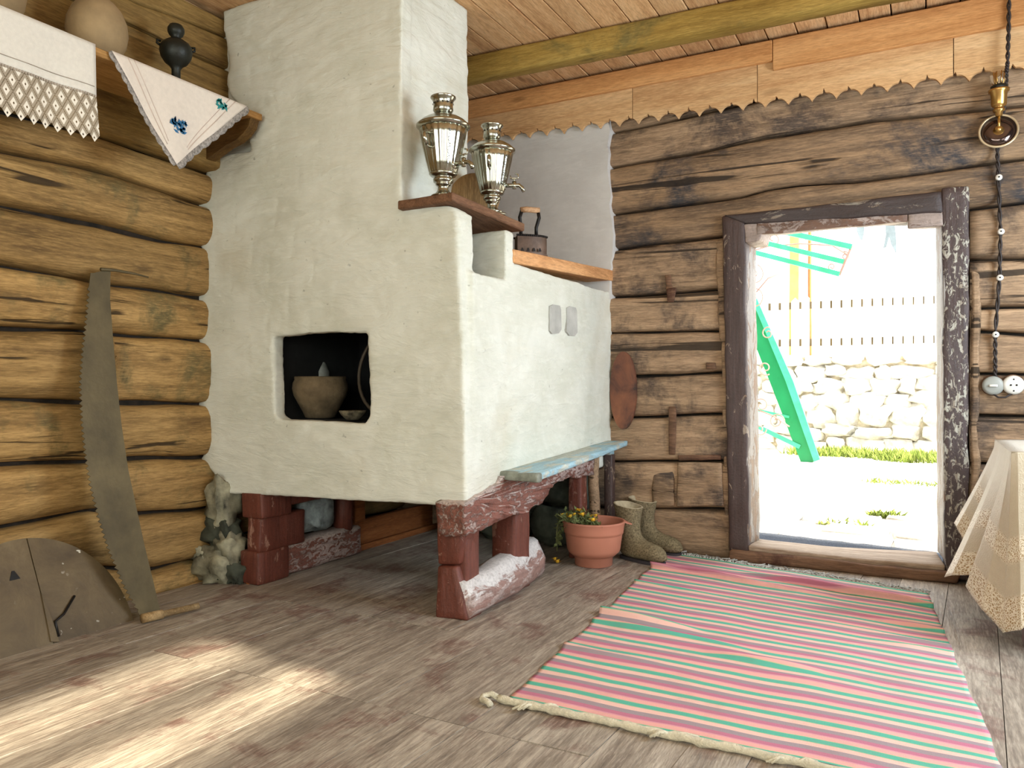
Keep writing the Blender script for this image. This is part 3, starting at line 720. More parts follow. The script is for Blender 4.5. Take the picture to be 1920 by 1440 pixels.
# grass strips
def tufts(pts, name, label, seed, h=.14):
    r = random.Random(seed); V, F = [], []
    for (cx, cy, rx, ry, n) in pts:
        for _ in range(n):
            a = r.random()*2*PI; q = math.sqrt(r.random()); x_ = cx+rx*q*math.cos(a); y2 = cy+ry*q*math.sin(a); z_ = GZ(y2)-.03
            b = r.random()*PI; hh = h*r.uniform(.4, 1); dx, dy = math.cos(b)*.012, math.sin(b)*.012; lx, ly = r.uniform(-.06, .06), r.uniform(-.06, .06)
            n0 = len(V); V += [(x_-dx, y2-dy, z_), (x_+dx, y2+dy, z_), (x_+lx*.5+dx*.6, y2+ly*.5+dy*.6, z_+hh*.6), (x_+lx, y2+ly, z_+hh)]; F += [(n0, n0+1, n0+2), (n0, n0+2, n0+3)]
    o = mk(name, (V, F), M['grass'], smooth=False, loc=(pts[0][0], pts[0][1], 0)); tag(o, label, 'grass', kind='stuff'); return o
def gp(px, py): v = P(px, py, Z=.1); return v
g = [P(1640, 846, Y=10.6), P(1560, 848, Y=10.6), P(1710, 852, Y=10.3)]
tufts([(g[0].x, 10.55, .9, .3, 900), (g[1].x, 10.5, .6, .25, 500), (g[2].x, 10.3, .45, .3, 600)], 'grass', 'strip of dry green grass along the foot of the rubble wall', 4)
v = P(1700, 905, Z=.07); v2 = P(1660, 965, Z=.02); v3 = P(1580, 985, Z=.0)
tufts([(v.x, v.y, .4, .15, 200), (v2.x, v2.y, .12, .05, 120), (v3.x, v3.y, .2, .04, 60)], 'grass', 'small scattered grass tufts in the yard between wall and door', 9, .07)
# green stair: stringer + rails + scrolls
YS = 9.6
ga = thing('metal_staircase', 'green metal outdoor stair with slanting stringer, rails and scrollwork seen through the doorway', 'staircase', (P(1525, 860, Y=YS).x, YS, .08))
def S(px, py, dy=0): return P(px, py, Y=YS+dy)
def extr(pp, y, th, mat, name):
    mk(name, prism([P(a, b, Y=y) for a, b in pp], (0, th, 0)), mat, ga, smooth=False)
extr([(1360, 430), (1418, 572), (1473, 715), (1526, 866), (1502, 868), (1443, 715), (1405, 620), (1340, 470)], YS, .05, M['green'], 'stringer')
extr([(1368, 435), (1424, 572), (1487, 715), (1537, 862), (1526, 866), (1473, 715), (1414, 572)], YS-.04, .05, M['green_thin'], 'stringer_flange')
for a, b, w_ in [((1380, 415), (1597, 463), .05), ((1370, 440), (1582, 491), .045), ((1370, 462), (1574, 514), .045)]:
    mk('hand_rail', beam2(S(*a, dy=-1.5), S(*b, dy=-1.5), .04, w_), M['green_thin'], ga, smooth=False)
mk('end_bar', beam2(S(1597, 461, -1.5), S(1574, 516, -1.5), .02, .025, up=(0, 1, 0)), M['scroll'], ga, smooth=False)
def spiral(px, py, rpx, turns=1.3, flip=1, ph=0, dy=-.2):
    pts = []
    for i in range(34):
        t = i/33; a = ph+flip*2*PI*turns*t; r = rpx*(1-.75*t)
        pts.append(S(px+r*math.cos(a), py+r*math.sin(a), dy))
    mk('scroll', tube(pts, .008, 5), M['scroll'], ga)
for s_ in [(1413, 515, 20, 1.3, 1, -1.2), (1413, 555, 20, 1.2, -1, 1.4), (1450, 448, 14, 1.2, -1, 3), (1585, 480, 9, 1.3, 1, 4), (1428, 760, 16, 1.3, 1, 2), (1456, 790, 15, 1.4, -1, 0), (1435, 690, 14, 1.2, 1, 1), (1560, 500, 7, 1.2, 1, 2), (1440, 625, 12, 1.2, -1, 5), (1425, 805, 12, 1.2, 1, 0)]: spiral(*s_)
for pp in [[(1395, 475), (1440, 462), (1500, 457), (1560, 460), (1590, 478)], [(1418, 548), (1440, 522), (1470, 510)], [(1420, 768), (1450, 780), (1480, 800)]]:
    mk('scroll', tube([S(a, b, -.2) for a, b in pp], .009, 5), M['scroll'], ga)
mk('brace', beam2(S(1380, 780), S(1500, 838), .03, .05), M['green_thin'], ga, smooth=False)
mk('brace', beam2(S(1380, 760), S(1480, 782), .02, .03), M['green_thin'], ga, smooth=False)
YP = 12.2
def ground_at(y): return GZ(y)-.05
pp0, pp1 = P(1490, 440, Y=YP), P(1487, 660, Y=YP)
yp = mk('yard_post', hexa([(pp1.x-.07, YP, .0), (pp1.x+.07, YP, 0), (pp1.x+.07, YP+.12, 0), (pp1.x-.07, YP+.12, 0), (pp0.x-.07, YP, pp0.z+.5), (pp0.x+.07, YP, pp0.z+.5), (pp0.x+.07, YP+.12, pp0.z+.5), (pp0.x-.07, YP+.12, pp0.z+.5)], n=(1, 1, 10), bev=.01), M['ypost'], smooth=False, loc=(pp1.x, YP, 0))
tag(yp, 'pale yellow upright post behind the picket fence', 'post')
q0 = P(1519, 430, Y=YP-.4); q1 = P(1518, 530, Y=YP-.4)
rp = mk('rusty_pole', tube([(q0.x, YP-.4, 0), (q0.x, YP-.4, 1.6), (q1.x, YP-.4, q1.z), (q0.x, YP-.4, q0.z+.5)], .025, 7), M['rust'], loc=(q0.x, YP-.4, 0)); tag(rp, 'thin rust-brown pole beside the yellow post', 'pole')
# washing on a line
cl = thing('washing_line', 'thin washing line strung high across the yard', 'line', (P(1630, 415, Y=YP).x, YP, 0))
la, lb = P(1489, 400, Y=YP), P(1850, 418, Y=YP)
mk('line', tube([la, (la+lb)/2-Vector((0, 0, .05)), lb], .006, 5), M['cord'], cl)
mk('line_post', box(lb.x-.05, lb.x+.05, YP-.05, YP+.05, 0, lb.z+.15), M['ypost'], cl, smooth=False)
def hang(poly, label):
    q = [P(a, b, Y=YP-.02) for a, b in poly]
    o = mk('hung_cloth', prism(q, (0, .03, 0)), M['greycloth'], smooth=False, loc=q[0]); tag(o, label, 'cloth')
hang([(1606, 408), (1621, 408), (1620, 438), (1617, 450), (1612, 448), (1606, 432)], 'small grey cloth hanging on the washing line, left one')
hang([(1659, 408), (1676, 410), (1680, 440), (1681, 477), (1671, 458), (1667, 444), (1662, 462), (1656, 466), (1661, 440)], 'larger ragged grey cloth with split hem hanging on the washing line')
# ------------------------------------------------------------------ stove
YS0, XS = 2.785, -1.70
st = thing('brick_stove', 'whitewashed masonry stove with chimney on red timber legs against the log wall', 'stove', (-2.4, 3.4, 0))
fo = [(413, -95), (416, 0), (418, 60), (426, 100), (423, 150), (430, 180), (446, 205), (462, 240), (466, 262), (470, 284), (430, 286), (400, 290), (388, 298), (386, 312), (384, 335), (376, 358), (366, 385), (364, 400), (374, 420), (379, 444), (371, 458), (378, 475), (384, 500), (386, 522), (380, 542), (366, 556), (372, 575), (378, 608), (374, 628), (368, 637), (379, 655), (391, 676), (394, 700), (391, 725), (378, 748), (369, 758), (373, 772), (387, 788), (392, 812), (389, 838), (376, 858), (384, 876), (400, 890), (405, 908), (408, 925), (520, 931), (640, 938), (760, 944), (873, 951), (872, 800), (868, 640), (864, 560), (860, 480), (858, 410), (853, 392), (842, 386), (800, 386), (752, 388), (752, 200), (754, 0), (755, -95)]
# denser, ragged left outline
def ragged(pts, lo, hi, seed):
    r = random.Random(seed); out = []
    for i, (a, b) in enumerate(pts):
        out.append((a, b))
        if lo <= i < hi:
            c = pts[i+1]
            for t in (.33, .66): out.append((lerp(a, c[0], t)+r.uniform(-2.5, 2.5), lerp(b, c[1], t)))
    return out
fo = ragged(fo, 1, 42, 5)
fpoly = [P(a, b, Y=YS0) for a, b in fo]
for p in fpoly: p.z = min(p.z, ZC+.002)
hole = [P(a, b, Y=YS0) for a, b in [(511, 629), (600, 625), (691, 621), (692, 700), (691, 782), (684, 794), (600, 790), (526, 787), (515, 778), (513, 700)]]
hx0, hx1, hz0, hz1 = hole[0].x, hole[2].x, hole[6].z, hole[0].z
blocks = [prism(fpoly, (0, .075, 0), [hole])]
cx0, cx1, cz1 = hx0-.04, hx1+.42, hz1+.20
yb0, ybk, yb1 = YS0+.06, YS0+.72, YB-.02
blocks += [box(XL-.02, cx0, yb0, yb1, .50, 1.48), box(cx1, XS, yb0, yb1, .50, 1.48), box(cx0-.02, cx1+.02, yb0, yb1, .50, hz0-.004),
           box(cx0-.02, cx1+.02, yb0, yb1, cz1, 1.48), box(cx0-.02, cx1+.02, ybk, yb1, .50, 1.48),
           box(-3.2, -2.035, YS0+.05, 3.355, 1.40, ZC+.002), box(XL-.02, XS-.002, 3.20, yb1, 1.4, 1.565),
           box(-2.1, XS-.0, 3.145, 3.215, 1.4, 1.715), box(-2.1, -1.735, YS0+.04, YS0+.115, 1.4, 1.735), box(XL-.06, XL+.1, YS0+.07, 3.3, .5, 2.3), box(-3.24, -3.1, YS0+.07, 3.3, 2.2, 2.85)]
me = bpy.data.meshes.new('tmp'); bv, bf = join(*blocks); me.from_pydata([tuple(v) for v in bv], [], bf)
to = bpy.data.objects.new('tmp', me); COL.objects.link(to)
rm = to.modifiers.new('r', 'REMESH'); rm.mode = 'VOXEL'; rm.voxel_size = .011; rm.use_smooth_shade = True
sm = to.modifiers.new('s', 'SMOOTH'); sm.factor = .5; sm.iterations = 1
dg = bpy.context.evaluated_depsgraph_get(); em = bpy.data.meshes.new_from_object(to.evaluated_get(dg))
bpy.data.objects.remove(to)
off = st.location
em.name = 'body'
nv = Vector((0, 0, 0))
norms = [v.normal.copy() for v in em.vertices]
for v, nn in zip(em.vertices, norms):
    p = v.co
    d = .010*noise.noise(p*3.1)+.0045*noise.noise(Vector((p.x*7, p.y*7, p.z*19)))+.0025*noise.noise(Vector((p.x*24, p.y*24, p.z*40)))
    # faint brick coursing pushing through the whitewash
    rw_ = p.z/.135+.5*noise.noise(p*1.1); cs = rw_ % 1; cv = ((p.x+p.y)/.27+.5*(int(rw_) % 2)+.3*noise.noise(p*1.3)) % 1; d -= .006*max(max(0, 1-abs(cs-.5)*10), .8*max(0, 1-abs(cv-.5)*16))*max(0, .35+noise.noise(p*1.7))*(1 if p.z > 1.05 else .25)
    fix = min(1, max(0, (p.x-(XL+.03))/.1))
    v.co = p+nn*d*(.4+.6*fix)
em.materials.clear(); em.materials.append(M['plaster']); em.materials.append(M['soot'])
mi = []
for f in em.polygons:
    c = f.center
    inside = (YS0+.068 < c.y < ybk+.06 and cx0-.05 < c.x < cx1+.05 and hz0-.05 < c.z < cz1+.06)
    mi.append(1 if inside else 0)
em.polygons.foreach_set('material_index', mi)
em.polygons.foreach_set('use_smooth', [True]*len(em.polygons))
for v in em.vertices: v.co -= off
bo = bpy.data.objects.new('body', em); COL.objects.link(bo); bo.parent = st
# damper patches on the side
for q in [[(1031, 574), (1038, 571), (1050, 573), (1052, 580), (1053, 618), (1048, 625), (1036, 626), (1031, 620)], [(1063, 577), (1069, 574), (1080, 577), (1082, 584), (1083, 623), (1078, 630), (1068, 629), (1063, 622)]]:
    mk('clay_patch', prism([P(a, b, X=XS+.008) for a, b in q], (-.03, 0, 0)), M['damper'], st, smooth=False)
# small iron ring in the side niche
rc = P(878, 506, X=-1.76); mk('iron_ring', tube([rc+Vector((0, .014*math.cos(a), .018*math.sin(a))) for a in [2*PI*i/16 for i in range(16)]], .003, 6, closed=True), M['ironblk'], st)
# whitewashed back part over the stove, on the back wall
bp = [(820, 210), (960, 210), (1142, 210), (1141, 260), (1140, 300), (1143, 350), (1144, 400), (1150, 440), (1148, 480), (1143, 512), (1143, 560), (820, 560)]
bp = ragged(bp, 2, 9, 8)
pm = mk('plaster_backing', prism([P(a, b, Y=YB-.082) for a, b in bp], (0, .1, 0)), M['plaster_b'], st, smooth=False)
ba = [P(a, b, Y=YB-.0) for a, b in [(1100, 500), (1150, 500), (1158, 640), (1152, 760), (1146, 830), (1100, 830)]]
# ledge board on the side wall top
def xz(px, py, x): return P(px, py, X=x)
l0, l1, l2, l3 = xz(965, 493, XS+.012), xz(1150, 527, XS+.012), xz(1150, 507, XS+.012), xz(964, 467, XS+.012)
w_ = Vector((-.16, 0, 0))
mk('ledge_board', hexa([l0+w_, l0, l1, l1+w_, l3+w_, l3, l2, l2+w_], n=(2, 16, 2), bev=.004, amp=.002), M['ledge'], st, smooth=False)
# shelf board carrying the samovars
sb = [P(745, 383, Y=2.752), P(852, 371, Y=2.752), P(979, 431, X=-1.69), Vector((-2.05, 3.30, 1.745))]
sb = [Vector((sb[0].x, 2.752, 1.772)), Vector((-1.745, 2.752, 1.778)), Vector((-1.688, 3.31, 1.742)), Vector((-2.04, 3.31, 1.742))]
th = Vector((0, 0, .030))
tb = mk('shelf_board', hexa([p-Vector((0, 0, .008)) for p in sb]+[p+th for p in sb], n=(6, 12, 2), bev=.005, amp=.002, fr=8), M['board_dk'], smooth=False, loc=(-1.88, 3.0, 1.76))
tag(tb, 'dark brown thick board lying across the stove shoulder beneath the samovars', 'shelf')
# underside timbers: front-right leg, second post, far post, beams, skid
def leg(name, x0, x1, y0, y1, z0, z1, mat, foot=0, **k):
    c = [(x0-foot*.2, y0-foot, z0), (x1+foot*.5, y0-foot*.6, z0), (x1+foot*.5, y1, z0), (x0, y1, z0), (x0, y0, z1), (x1, y0, z1), (x1, y1, z1), (x0, y1, z1)]
    return mk(name, hexa(c, **k), mat, st)
K = dict(bev=.008, amp=.006, fr=8)
mk('leg_block', hexa([P(820, 1060, Y=2.80)*1, P(862, 1060, Y=2.80), P(862, 1060, Y=2.80)+Vector((0, .12, 0)), P(820, 1060, Y=2.80)+Vector((0, .12, 0)), P(813, 952, Y=2.78), P(873, 952, Y=2.78), P(873, 952, Y=2.78)+Vector((0, .15, .0)), P(813, 952, Y=2.78)+Vector((0, .15, 0))], n=(4, 4, 8), bev=.01, amp=.006, fr=9), M['redpaint'], st)
a_, b_ = P(815, 1158, Z=0), P(877, 1166, Z=0)
mk('leg_block', hexa([a_, b_, b_+Vector((0, .13, 0)), a_+Vector((0, .13, 0)), P(820, 1062, Y=2.80), P(856, 1062, Y=2.80), P(856, 1062, Y=2.80)+Vector((0, .12, 0)), P(820, 1062, Y=2.80)+Vector((0, .12, 0))], n=(4, 4, 8), bev=.01, amp=.006, fr=9), M['redpaint'], st)
leg('post', -1.80, -1.725, 2.83, 2.95, .0, .44, M['redpaint'], n=(3, 4, 10), **K)
leg('post', -1.85, -1.72, 3.27, 3.43, .0, .50, M['redpaint'], n=(3, 4, 10), **K)
leg('post', -1.80, -1.72, 4.08, 4.17, .0, .60, M['redpaint'], n=(3, 3, 10), **K)
pc = P(1114, 940, X=-1.70); mk('round_prop', tube([(pc.x, pc.y, 0), (pc.x+.01, pc.y, .2), (pc.x-.006, pc.y, .42), (pc.x, pc.y, .61)], .032, 10), M['log_b'], st)
bpl = [(874, 1008), (902, 995), (935, 980), (966, 967), (993, 956), (1008, 948), (1020, 932), (1032, 916), (1047, 903), (1060, 897), (1090, 894), (1113, 890), (1115, 862), (1060, 872), (1000, 884), (942, 893), (938, 905), (915, 918), (900, 928), (885, 936), (872, 944)]
bq = ragged(bpl, 0, 10, 3)
bv, bf = prism([P(a, b, X=XS+.02) for a, b in bq], (-.14, 0, 0))
bmm = bmesh.new(); vv = [bmm.verts.new(v) for v in bv]
for f in bf: bmm.faces.new([vv[i] for i in f])
bmesh.ops.triangulate(bmm, faces=bmm.faces); bmesh.ops.subdivide_edges(bmm, edges=[e for e in bmm.edges if e.calc_length() > .05], cuts=3, use_grid_fill=True)
bmesh.ops.triangulate(bmm, faces=bmm.faces); bmesh.ops.subdivide_edges(bmm, edges=[e for e in bmm.edges if e.calc_length() > .03], cuts=1)
bmesh.ops.triangulate(bmm, faces=bmm.faces)
for v in bmm.verts: v.co += noise.noise_vector(v.co*9)*.012+noise.noise_vector(v.co*28)*.007
mk('side_beam', bm_out(bmm), M['redpaint_y'], st)
mk('front_beam', box(-2.95, -1.75, 3.0, 3.12, .455, .51, n=(10, 2, 2), bev=.01, amp=.004), M['redpaint'], st)
# bottom planks under the body
mk('base_plank', box(-3.12, -1.73, 2.86, 4.5, .485, .52), M['log_soot'], st, smooth=False)
# right skid log with lime splashed top
def skidfn():
    pts = [(2.80, -1.76, .085, .16), (3.0, -1.755, .09, .17), (3.25, -1.77, .10, .185), (3.45, -1.80, .10, .20), (3.62, -1.82, .10, .20)]
    V = []; F = []; n = 14
    for i in range(17):
        t = i/16*(len(pts)-1); k_ = min(int(t), len(pts)-2); f = t-k_
        y, x_, hw, h = [lerp(a, b, f) for a, b in zip(pts[k_], pts[k_+1])]
        for j in range(n):
            a = 2*PI*j/n; cx, cz = math.cos(a), math.sin(a)
            cx = math.copysign(abs(cx)**.6, cx); cz = math.copysign(abs(cz)**.6, cz)
            pt = Vector((x_+cx*hw*(1.0 if cz < .3 else .72), y, h/2+cz*h/2))
            V.append(pt+noise.noise_vector(pt*8)*.010)
    for i in range(16):
        for j in range(n): F.append((i*n+j, (i+1)*n+j, (i+1)*n+(j+1) % n, i*n+(j+1) % n))
    F.append(tuple(range(n))); F.append(tuple(16*n+j for j in range(n-1, -1, -1)))
    bm = bmesh.new(); b2 = [bm.verts.new(v) for v in V]
    for f in F: bm.faces.new([b2[i] for i in f])
    return bm_out(bm)
mk('skid_log', skidfn(), M['skid'], st, label='red-brown floor log splashed with lime')
# left side: stacked blocks, limed stone, log post, skid, rail
leg('leg_block', -3.02, -2.88, 2.79, 3.0, .33, .46, M['redpaint'], n=(4, 4, 4), **K)
leg('leg_block', -2.99, -2.90, 2.80, 3.12, .16, .335, M['redpaint'], n=(4, 6, 5), **K)
leg('leg_block', -3.03, -2.90, 2.79, 3.0, .0, .165, M['redpaint'], n=(4, 4, 5), **K)
leg('left_beam', -3.02, -2.90, 2.98, 4.3, .37, .47, M['redpaint'], n=(3, 12, 3), **K)
mk('limed_stone', blob((-2.99, 3.27, .29), 1, 16, 12, .35, 2.0, 4, (.07, .13, .11)), flat('blue_grey_limed_stone', srgb(150, 162, 164), .9, nscale=16, namt=.4, bump=.8, bscale=30), st)
mk('log_post', tube([(-2.97, 3.50, .14), (-2.965, 3.5, .28), (-2.97, 3.5, .45)], .055, 12), M['redpaint'], st)
leg('left_skid', -3.04, -2.915, 2.98, 3.62, .0, .17, M['redpaint_y'], n=(4, 12, 4), bev=.02, amp=.01, fr=6)
leg('back_rail', -3.06, -3.02, 3.5, 4.52, .0, .17, M['orange_rail'], n=(2, 12, 3), bev=.004, amp=.003, fr=6)
leg('back_rail', -2.99, -2.965, 2.79, 4.52, .0, .035, M['orange_rail'], n=(2, 12, 1), bev=.003, amp=.002, fr=6)
leg('rail_post', -3.05, -3.01, 3.66, 3.76, .16, .47, M['orange_rail'], n=(2, 2, 4), bev=.004, amp=.003, fr=6)
# rough limed rubble between log ends and leg
for c, s_, sd, mm in [((-3.15, 2.80, .40), (.06, .07, .13), 1, 'stone_l'), ((-3.17, 2.80, .25), (.09, .07, .08), 2, 'found'), ((-3.10, 2.79, .17), (.06, .07, .08), 7, 'stone_l'), ((-3.16, 2.77, .09), (.11, .09, .09), 3, 'stone_l'), ((-3.06, 2.79, .05), (.06, .06, .06), 5, 'found'), ((-3.24, 2.74, .14), (.05, .05, .04), 9, 'stone_l')]:
    mk('rubble_stone', blob(c, 1, 20, 14, .55, 2.4, sd*7, s_), M[mm], st)
for c, s_, sd in [((-1.93, 4.36, .36), (.20, .06, .12), 1), ((-2.28, 4.36, .34), (.17, .06, .13), 2), ((-1.98, 4.34, .13), (.17, .07, .13), 3), ((-2.35, 4.35, .12), (.19, .07, .12), 4), ((-2.7, 4.36, .2), (.17, .07, .2), 6)]:
    mk('foundation_stone', blob(c, 1, 16, 10, .4, 1.6, sd*5, s_), M['found'], st)
# ------------------------------------------------------------------ bench board beside the stove
bn = thing('bench', 'narrow pale blue peeling bench board resting along the side of the stove', 'bench', (-1.62, 3.8, .56))
n0, n1 = P(943, 884, X=-1.705), P(1009, 890, Z=.60); f1, f0 = P(1177, 826, Z=.652), Vector((-1.71, 4.46, .655))
f1 = P(1177, 826, Y=4.47); n0 = Vector((-1.715, n1.y+.03, .60))
top = [n0, n1, f1, f0]; top[2].z = f1.z
lowr = [p-Vector((0, 0, .032)) for p in top]
mk('bench_top', hexa(lowr+top, n=(3, 20, 2), bev=.006, amp=.004, fr=5), M['bench'], bn)
e0 = n0+Vector((0, -.006, 0)); e1 = n1+Vector((0, -.006, 0))
mk('bench_end', hexa([e0-Vector((0, 0, .036)), e1-Vector((0, 0, .036)), e1+Vector((0, .05, -.036)), e0+Vector((0, .05, -.036)), e0+Vector((0, 0, .002)), e1+Vector((0, 0, .002)), e1+Vector((0, .05, .002)), e0+Vector((0, .05, .002))], n=(4, 1, 2), bev=.006, amp=.003, fr=14), M['bench_end'], bn, label='grey weathered end of the board')
bk = P(1150, 850, Y=4.40)
mk('bench_bearer', box(-1.70, bk.x+.0, 4.36, 4.42, f1.z-.085, f1.z-.032, n=(3, 1, 1), bev=.005, amp=.002), M['bench'], bn)
mk('bench_leg', box(-1.69, -1.64, 4.36, 4.42, .0, f1.z-.08, n=(1, 1, 6), bev=.005, amp=.003), M['frame'], bn)
# ------------------------------------------------------------------ things in the hearth
hz = hz0+.002
def hp(px, py, y): return P(px, py, Y=y)
c = hp(598, 792, 3.02)
prof = [(0, .062), (.004, .075), (.03, .086), (.07, .108), (.115, .132), (.15, .140), (.18, .136), (.195, .128), (.205, .130), (.212, .127), (.20, .118), (.15, .125), (.08, .095), (.03, .07)]
po = mk('clay_pot', lathe(prof, 36, (c.x, 3.03, hz)), flat('rough_brown_clay', srgb(104, 90, 68), .9, nscale=12, namt=.3, bump=.6, bscale=50), loc=(c.x, 3.03, hz)); tag(po, 'wide brown clay pot standing in the stove opening', 'pot')
c = hp(664, 790, 2.95)
po = mk('clay_bowl', lathe([(0, .028), (.004, .034), (.025, .056), (.042, .066), (.046, .064), (.03, .05), (.01, .03)], 28, (c.x, 2.94, hz)), flat('speckled_bowl_clay', srgb(112, 104, 84), .85, nscale=40, namt=.5), loc=(c.x, 2.94, hz)); tag(po, 'small shallow bowl at the right of the clay pot in the stove opening', 'bowl')
c = hp(622, 700, 3.3)
po = mk('glass_bottle', lathe([(0, .05), (.01, .055), (.24, .055), (.30, .03), (.34, .02), (.42, .02), (.425, .026), (.44, .024)], 24, (c.x, 3.2, hz)), flat('dusty_dark_glass', srgb(140, 142, 136), .25, nscale=6, namt=.4), loc=(c.x, 3.2, hz)); tag(po, 'dusty dark bottle behind the clay pot inside the stove', 'bottle')
c = hp(700, 700, 3.2)
rp = [Vector((c.x+.02+.0*math.cos(a), 3.16+.02*math.sin(a), hz+.165)) for a in range(3)]
po = mk('iron_hoop', tube([Vector((c.x+.15+.24*math.cos(a), 3.2+.06*math.sin(a), hz+.25+.24*math.sin(a))) for a in [2*PI*i/40 for i in range(40)]], .009, 8, closed=True), flat('dull_iron', srgb(96, 84, 70), .6, .3), loc=(c.x, 3.2, hz)); tag(po, 'large dull iron hoop leaning in the right side of the stove opening', 'hoop')
# ------------------------------------------------------------------ samovars
def samovar(cx, cy, cz, s, tapdir, label):
    r = thing('samovar', label, 'samovar', (cx, cy, cz), None)
    at = (cx, cy, cz); S_ = lambda pr: [(z*s, q*s) for z, q in pr]
    # square foot
    a0 = math.radians(28); q = []
    for zz, hw in ((0, .058), (.012, .058), (.018, .045)):
        q += [Vector((cx+hw*s*1.3*math.cos(a0+PI/2*i), cy+hw*s*1.3*math.sin(a0+PI/2*i), cz+zz*s)) for i in range(4)]
    mk('foot', hexa(q[0:4]+q[4:8], n=(2, 2, 1), bev=.004), M['silver'], r)
    fl_ = lambda a, z: 1+.018*math.cos(14*a)
    mk('pedestal', lathe(S_([(.012, .058), (.018, .054), (.024, .038), (.04, .026), (.058, .024), (.064, .034), (.070, .036), (.074, .032), (.078, .044), (.090, .046), (.096, .040), (.102, .043), (.106, .058), (.114, .064), (.120, .060)]), 36, at), M['silver'], r)
    mk('body', lathe(S_([(.116, .056), (.12, .062), (.16, .072), (.22, .086), (.28, .099), (.312, .105), (.318, .100)]), 120, at, mod=lambda a, z: 1+.035*abs(math.sin(10*a))), M['silver'], r)
    mk('shoulder_rim', lathe(S_([(.312, .100), (.318, .112), (.326, .121), (.334, .121), (.340, .112), (.352, .100), (.366, .078), (.376, .055), (.380, .036), (.388, .034)]), 44, at), M['silver'], r)
    mk('crown', lathe(S_([(.384, .030), (.392, .040), (.402, .046), (.420, .044), (.440, .045), (.452, .052), (.458, .058), (.462, .057), (.455, .046), (.42, .036), (.40, .030)]), 32, at), M['silver'], r)
    for k_ in range(12):
        a = 2*PI*k_/12; p = Vector(at)+Vector((.0462*s*math.cos(a), .0462*s*math.sin(a), .43*s))
        mk('vent_hole', tube([p, p+Vector((math.cos(a), math.sin(a), 0))*.002], .004, 6), M['engrave'], r)
    # tap
    d = Vector((math.cos(tapdir), math.sin(tapdir), 0)); sd = Vector((-d.y, d.x, 0)); b = Vector(at)+Vector((0, 0, .15*s))
    tp = mk('tap', join(tube([b+d*.06*s, b+d*.10*s, b+d*.14*s, b+d*.155*s+Vector((0, 0, -.012)), b+d*.165*s+Vector((0, 0, -.03))], .010*s, 10), tube([b+d*.062*s, b+d*.07*s], .022*s, 14), tube([b+d*.115*s+Vector((0, 0, -.018*s)), b+d*.115*s+Vector((0, 0, .02*s))], .011*s, 10)), M['silver'], r)
    mk('tap_key', join(tube([b+d*.115*s+Vector((0, 0, .02*s)), b+d*.115*s+Vector((0, 0, .036*s))], .004*s, 8), tube([b+d*.095*s+Vector((0, 0, .05*s)), b+d*.095*s+Vector((0, 0, .036*s)), b+d*.135*s+Vector((0, 0, .036*s)), b+d*.135*s+Vector((0, 0, .055*s)), b+d*.12*s+Vector((0, 0, .06*s))], .004*s, 7)), M['silver'], tp)
    for sg in (-1, 1):
        h0 = Vector(at)+sd*sg*.095*s+Vector((0, 0, .275*s)); h1 = Vector(at)+sd*sg*.082*s+Vector((0, 0, .215*s))
        o_ = sd*sg
        hd_ = mk('handle', tube([h0, h0+o_*.02*s, h0+o_*.034*s+Vector((0, 0, -.004)), h0+o_*.036*s+Vector((0, 0, -.03*s)), h1+o_*.032*s, h1+o_*.018*s, h1], .0055*s, 8), M['silver'], r)
        mk('handle_grip', tube([h0+o_*.036*s+Vector((0, 0, -.006*s)), h0+o_*.037*s+Vector((0, 0, -.03*s)), h1+o_*.034*s+Vector((0, 0, .006*s))], .010*s, 10), M['silver'], hd_)
    # vertical engraved line of script between tap and left handle
    ea = tapdir-.62; rr = random.Random(4); vf = []
    for k_ in range(11):
        z0 = (.15+.0135*k_)*s; rad = (.062+(z0/s-.12)*.22+.0035)*s
        pts = []
        for j in range(6):
            t = j/5; aa = ea+.045*math.cos(t*5+k_*1.9)+.02*rr.uniform(-1, 1)
            pts.append(Vector((cx+rad*1.012*math.cos(aa), cy+rad*1.012*math.sin(aa), cz+z0+(t-.5)*.012*s)))
        vf.append(tube(pts, .0014*s, 5))
    mk('engraving', join(*vf), M['engrave'], r)
    return r
samovar(-1.845, 2.835, 1.803, .965, math.radians(-5), 'larger nickel samovar on the near end of the dark board')
samovar(-1.767, 3.13, 1.785, .90, math.radians(22), 'smaller nickel samovar with its tap against the grey plaster, behind the larger one')
# round wooden board leaning behind, between the samovars
wbc = Vector((-1.935, 3.255, 1.912))
R_ = Matrix.Rotation(math.radians(30), 4, 'Z') @ Matrix.Rotation(math.radians(84), 4, 'X')
vf = lathe([(-.008, .118), (-.004, .123), (.004, .123), (.008, .118)], 36, wbc, M=R_)
o = mk('round_board', vf, wood('tan_board', srgb(104, 78, 46), srgb(140, 110, 70), srgb(160, 130, 88), axis=2), loc=wbc); tag(o, 'round tan wooden board standing between and behind the two samovars', 'board')
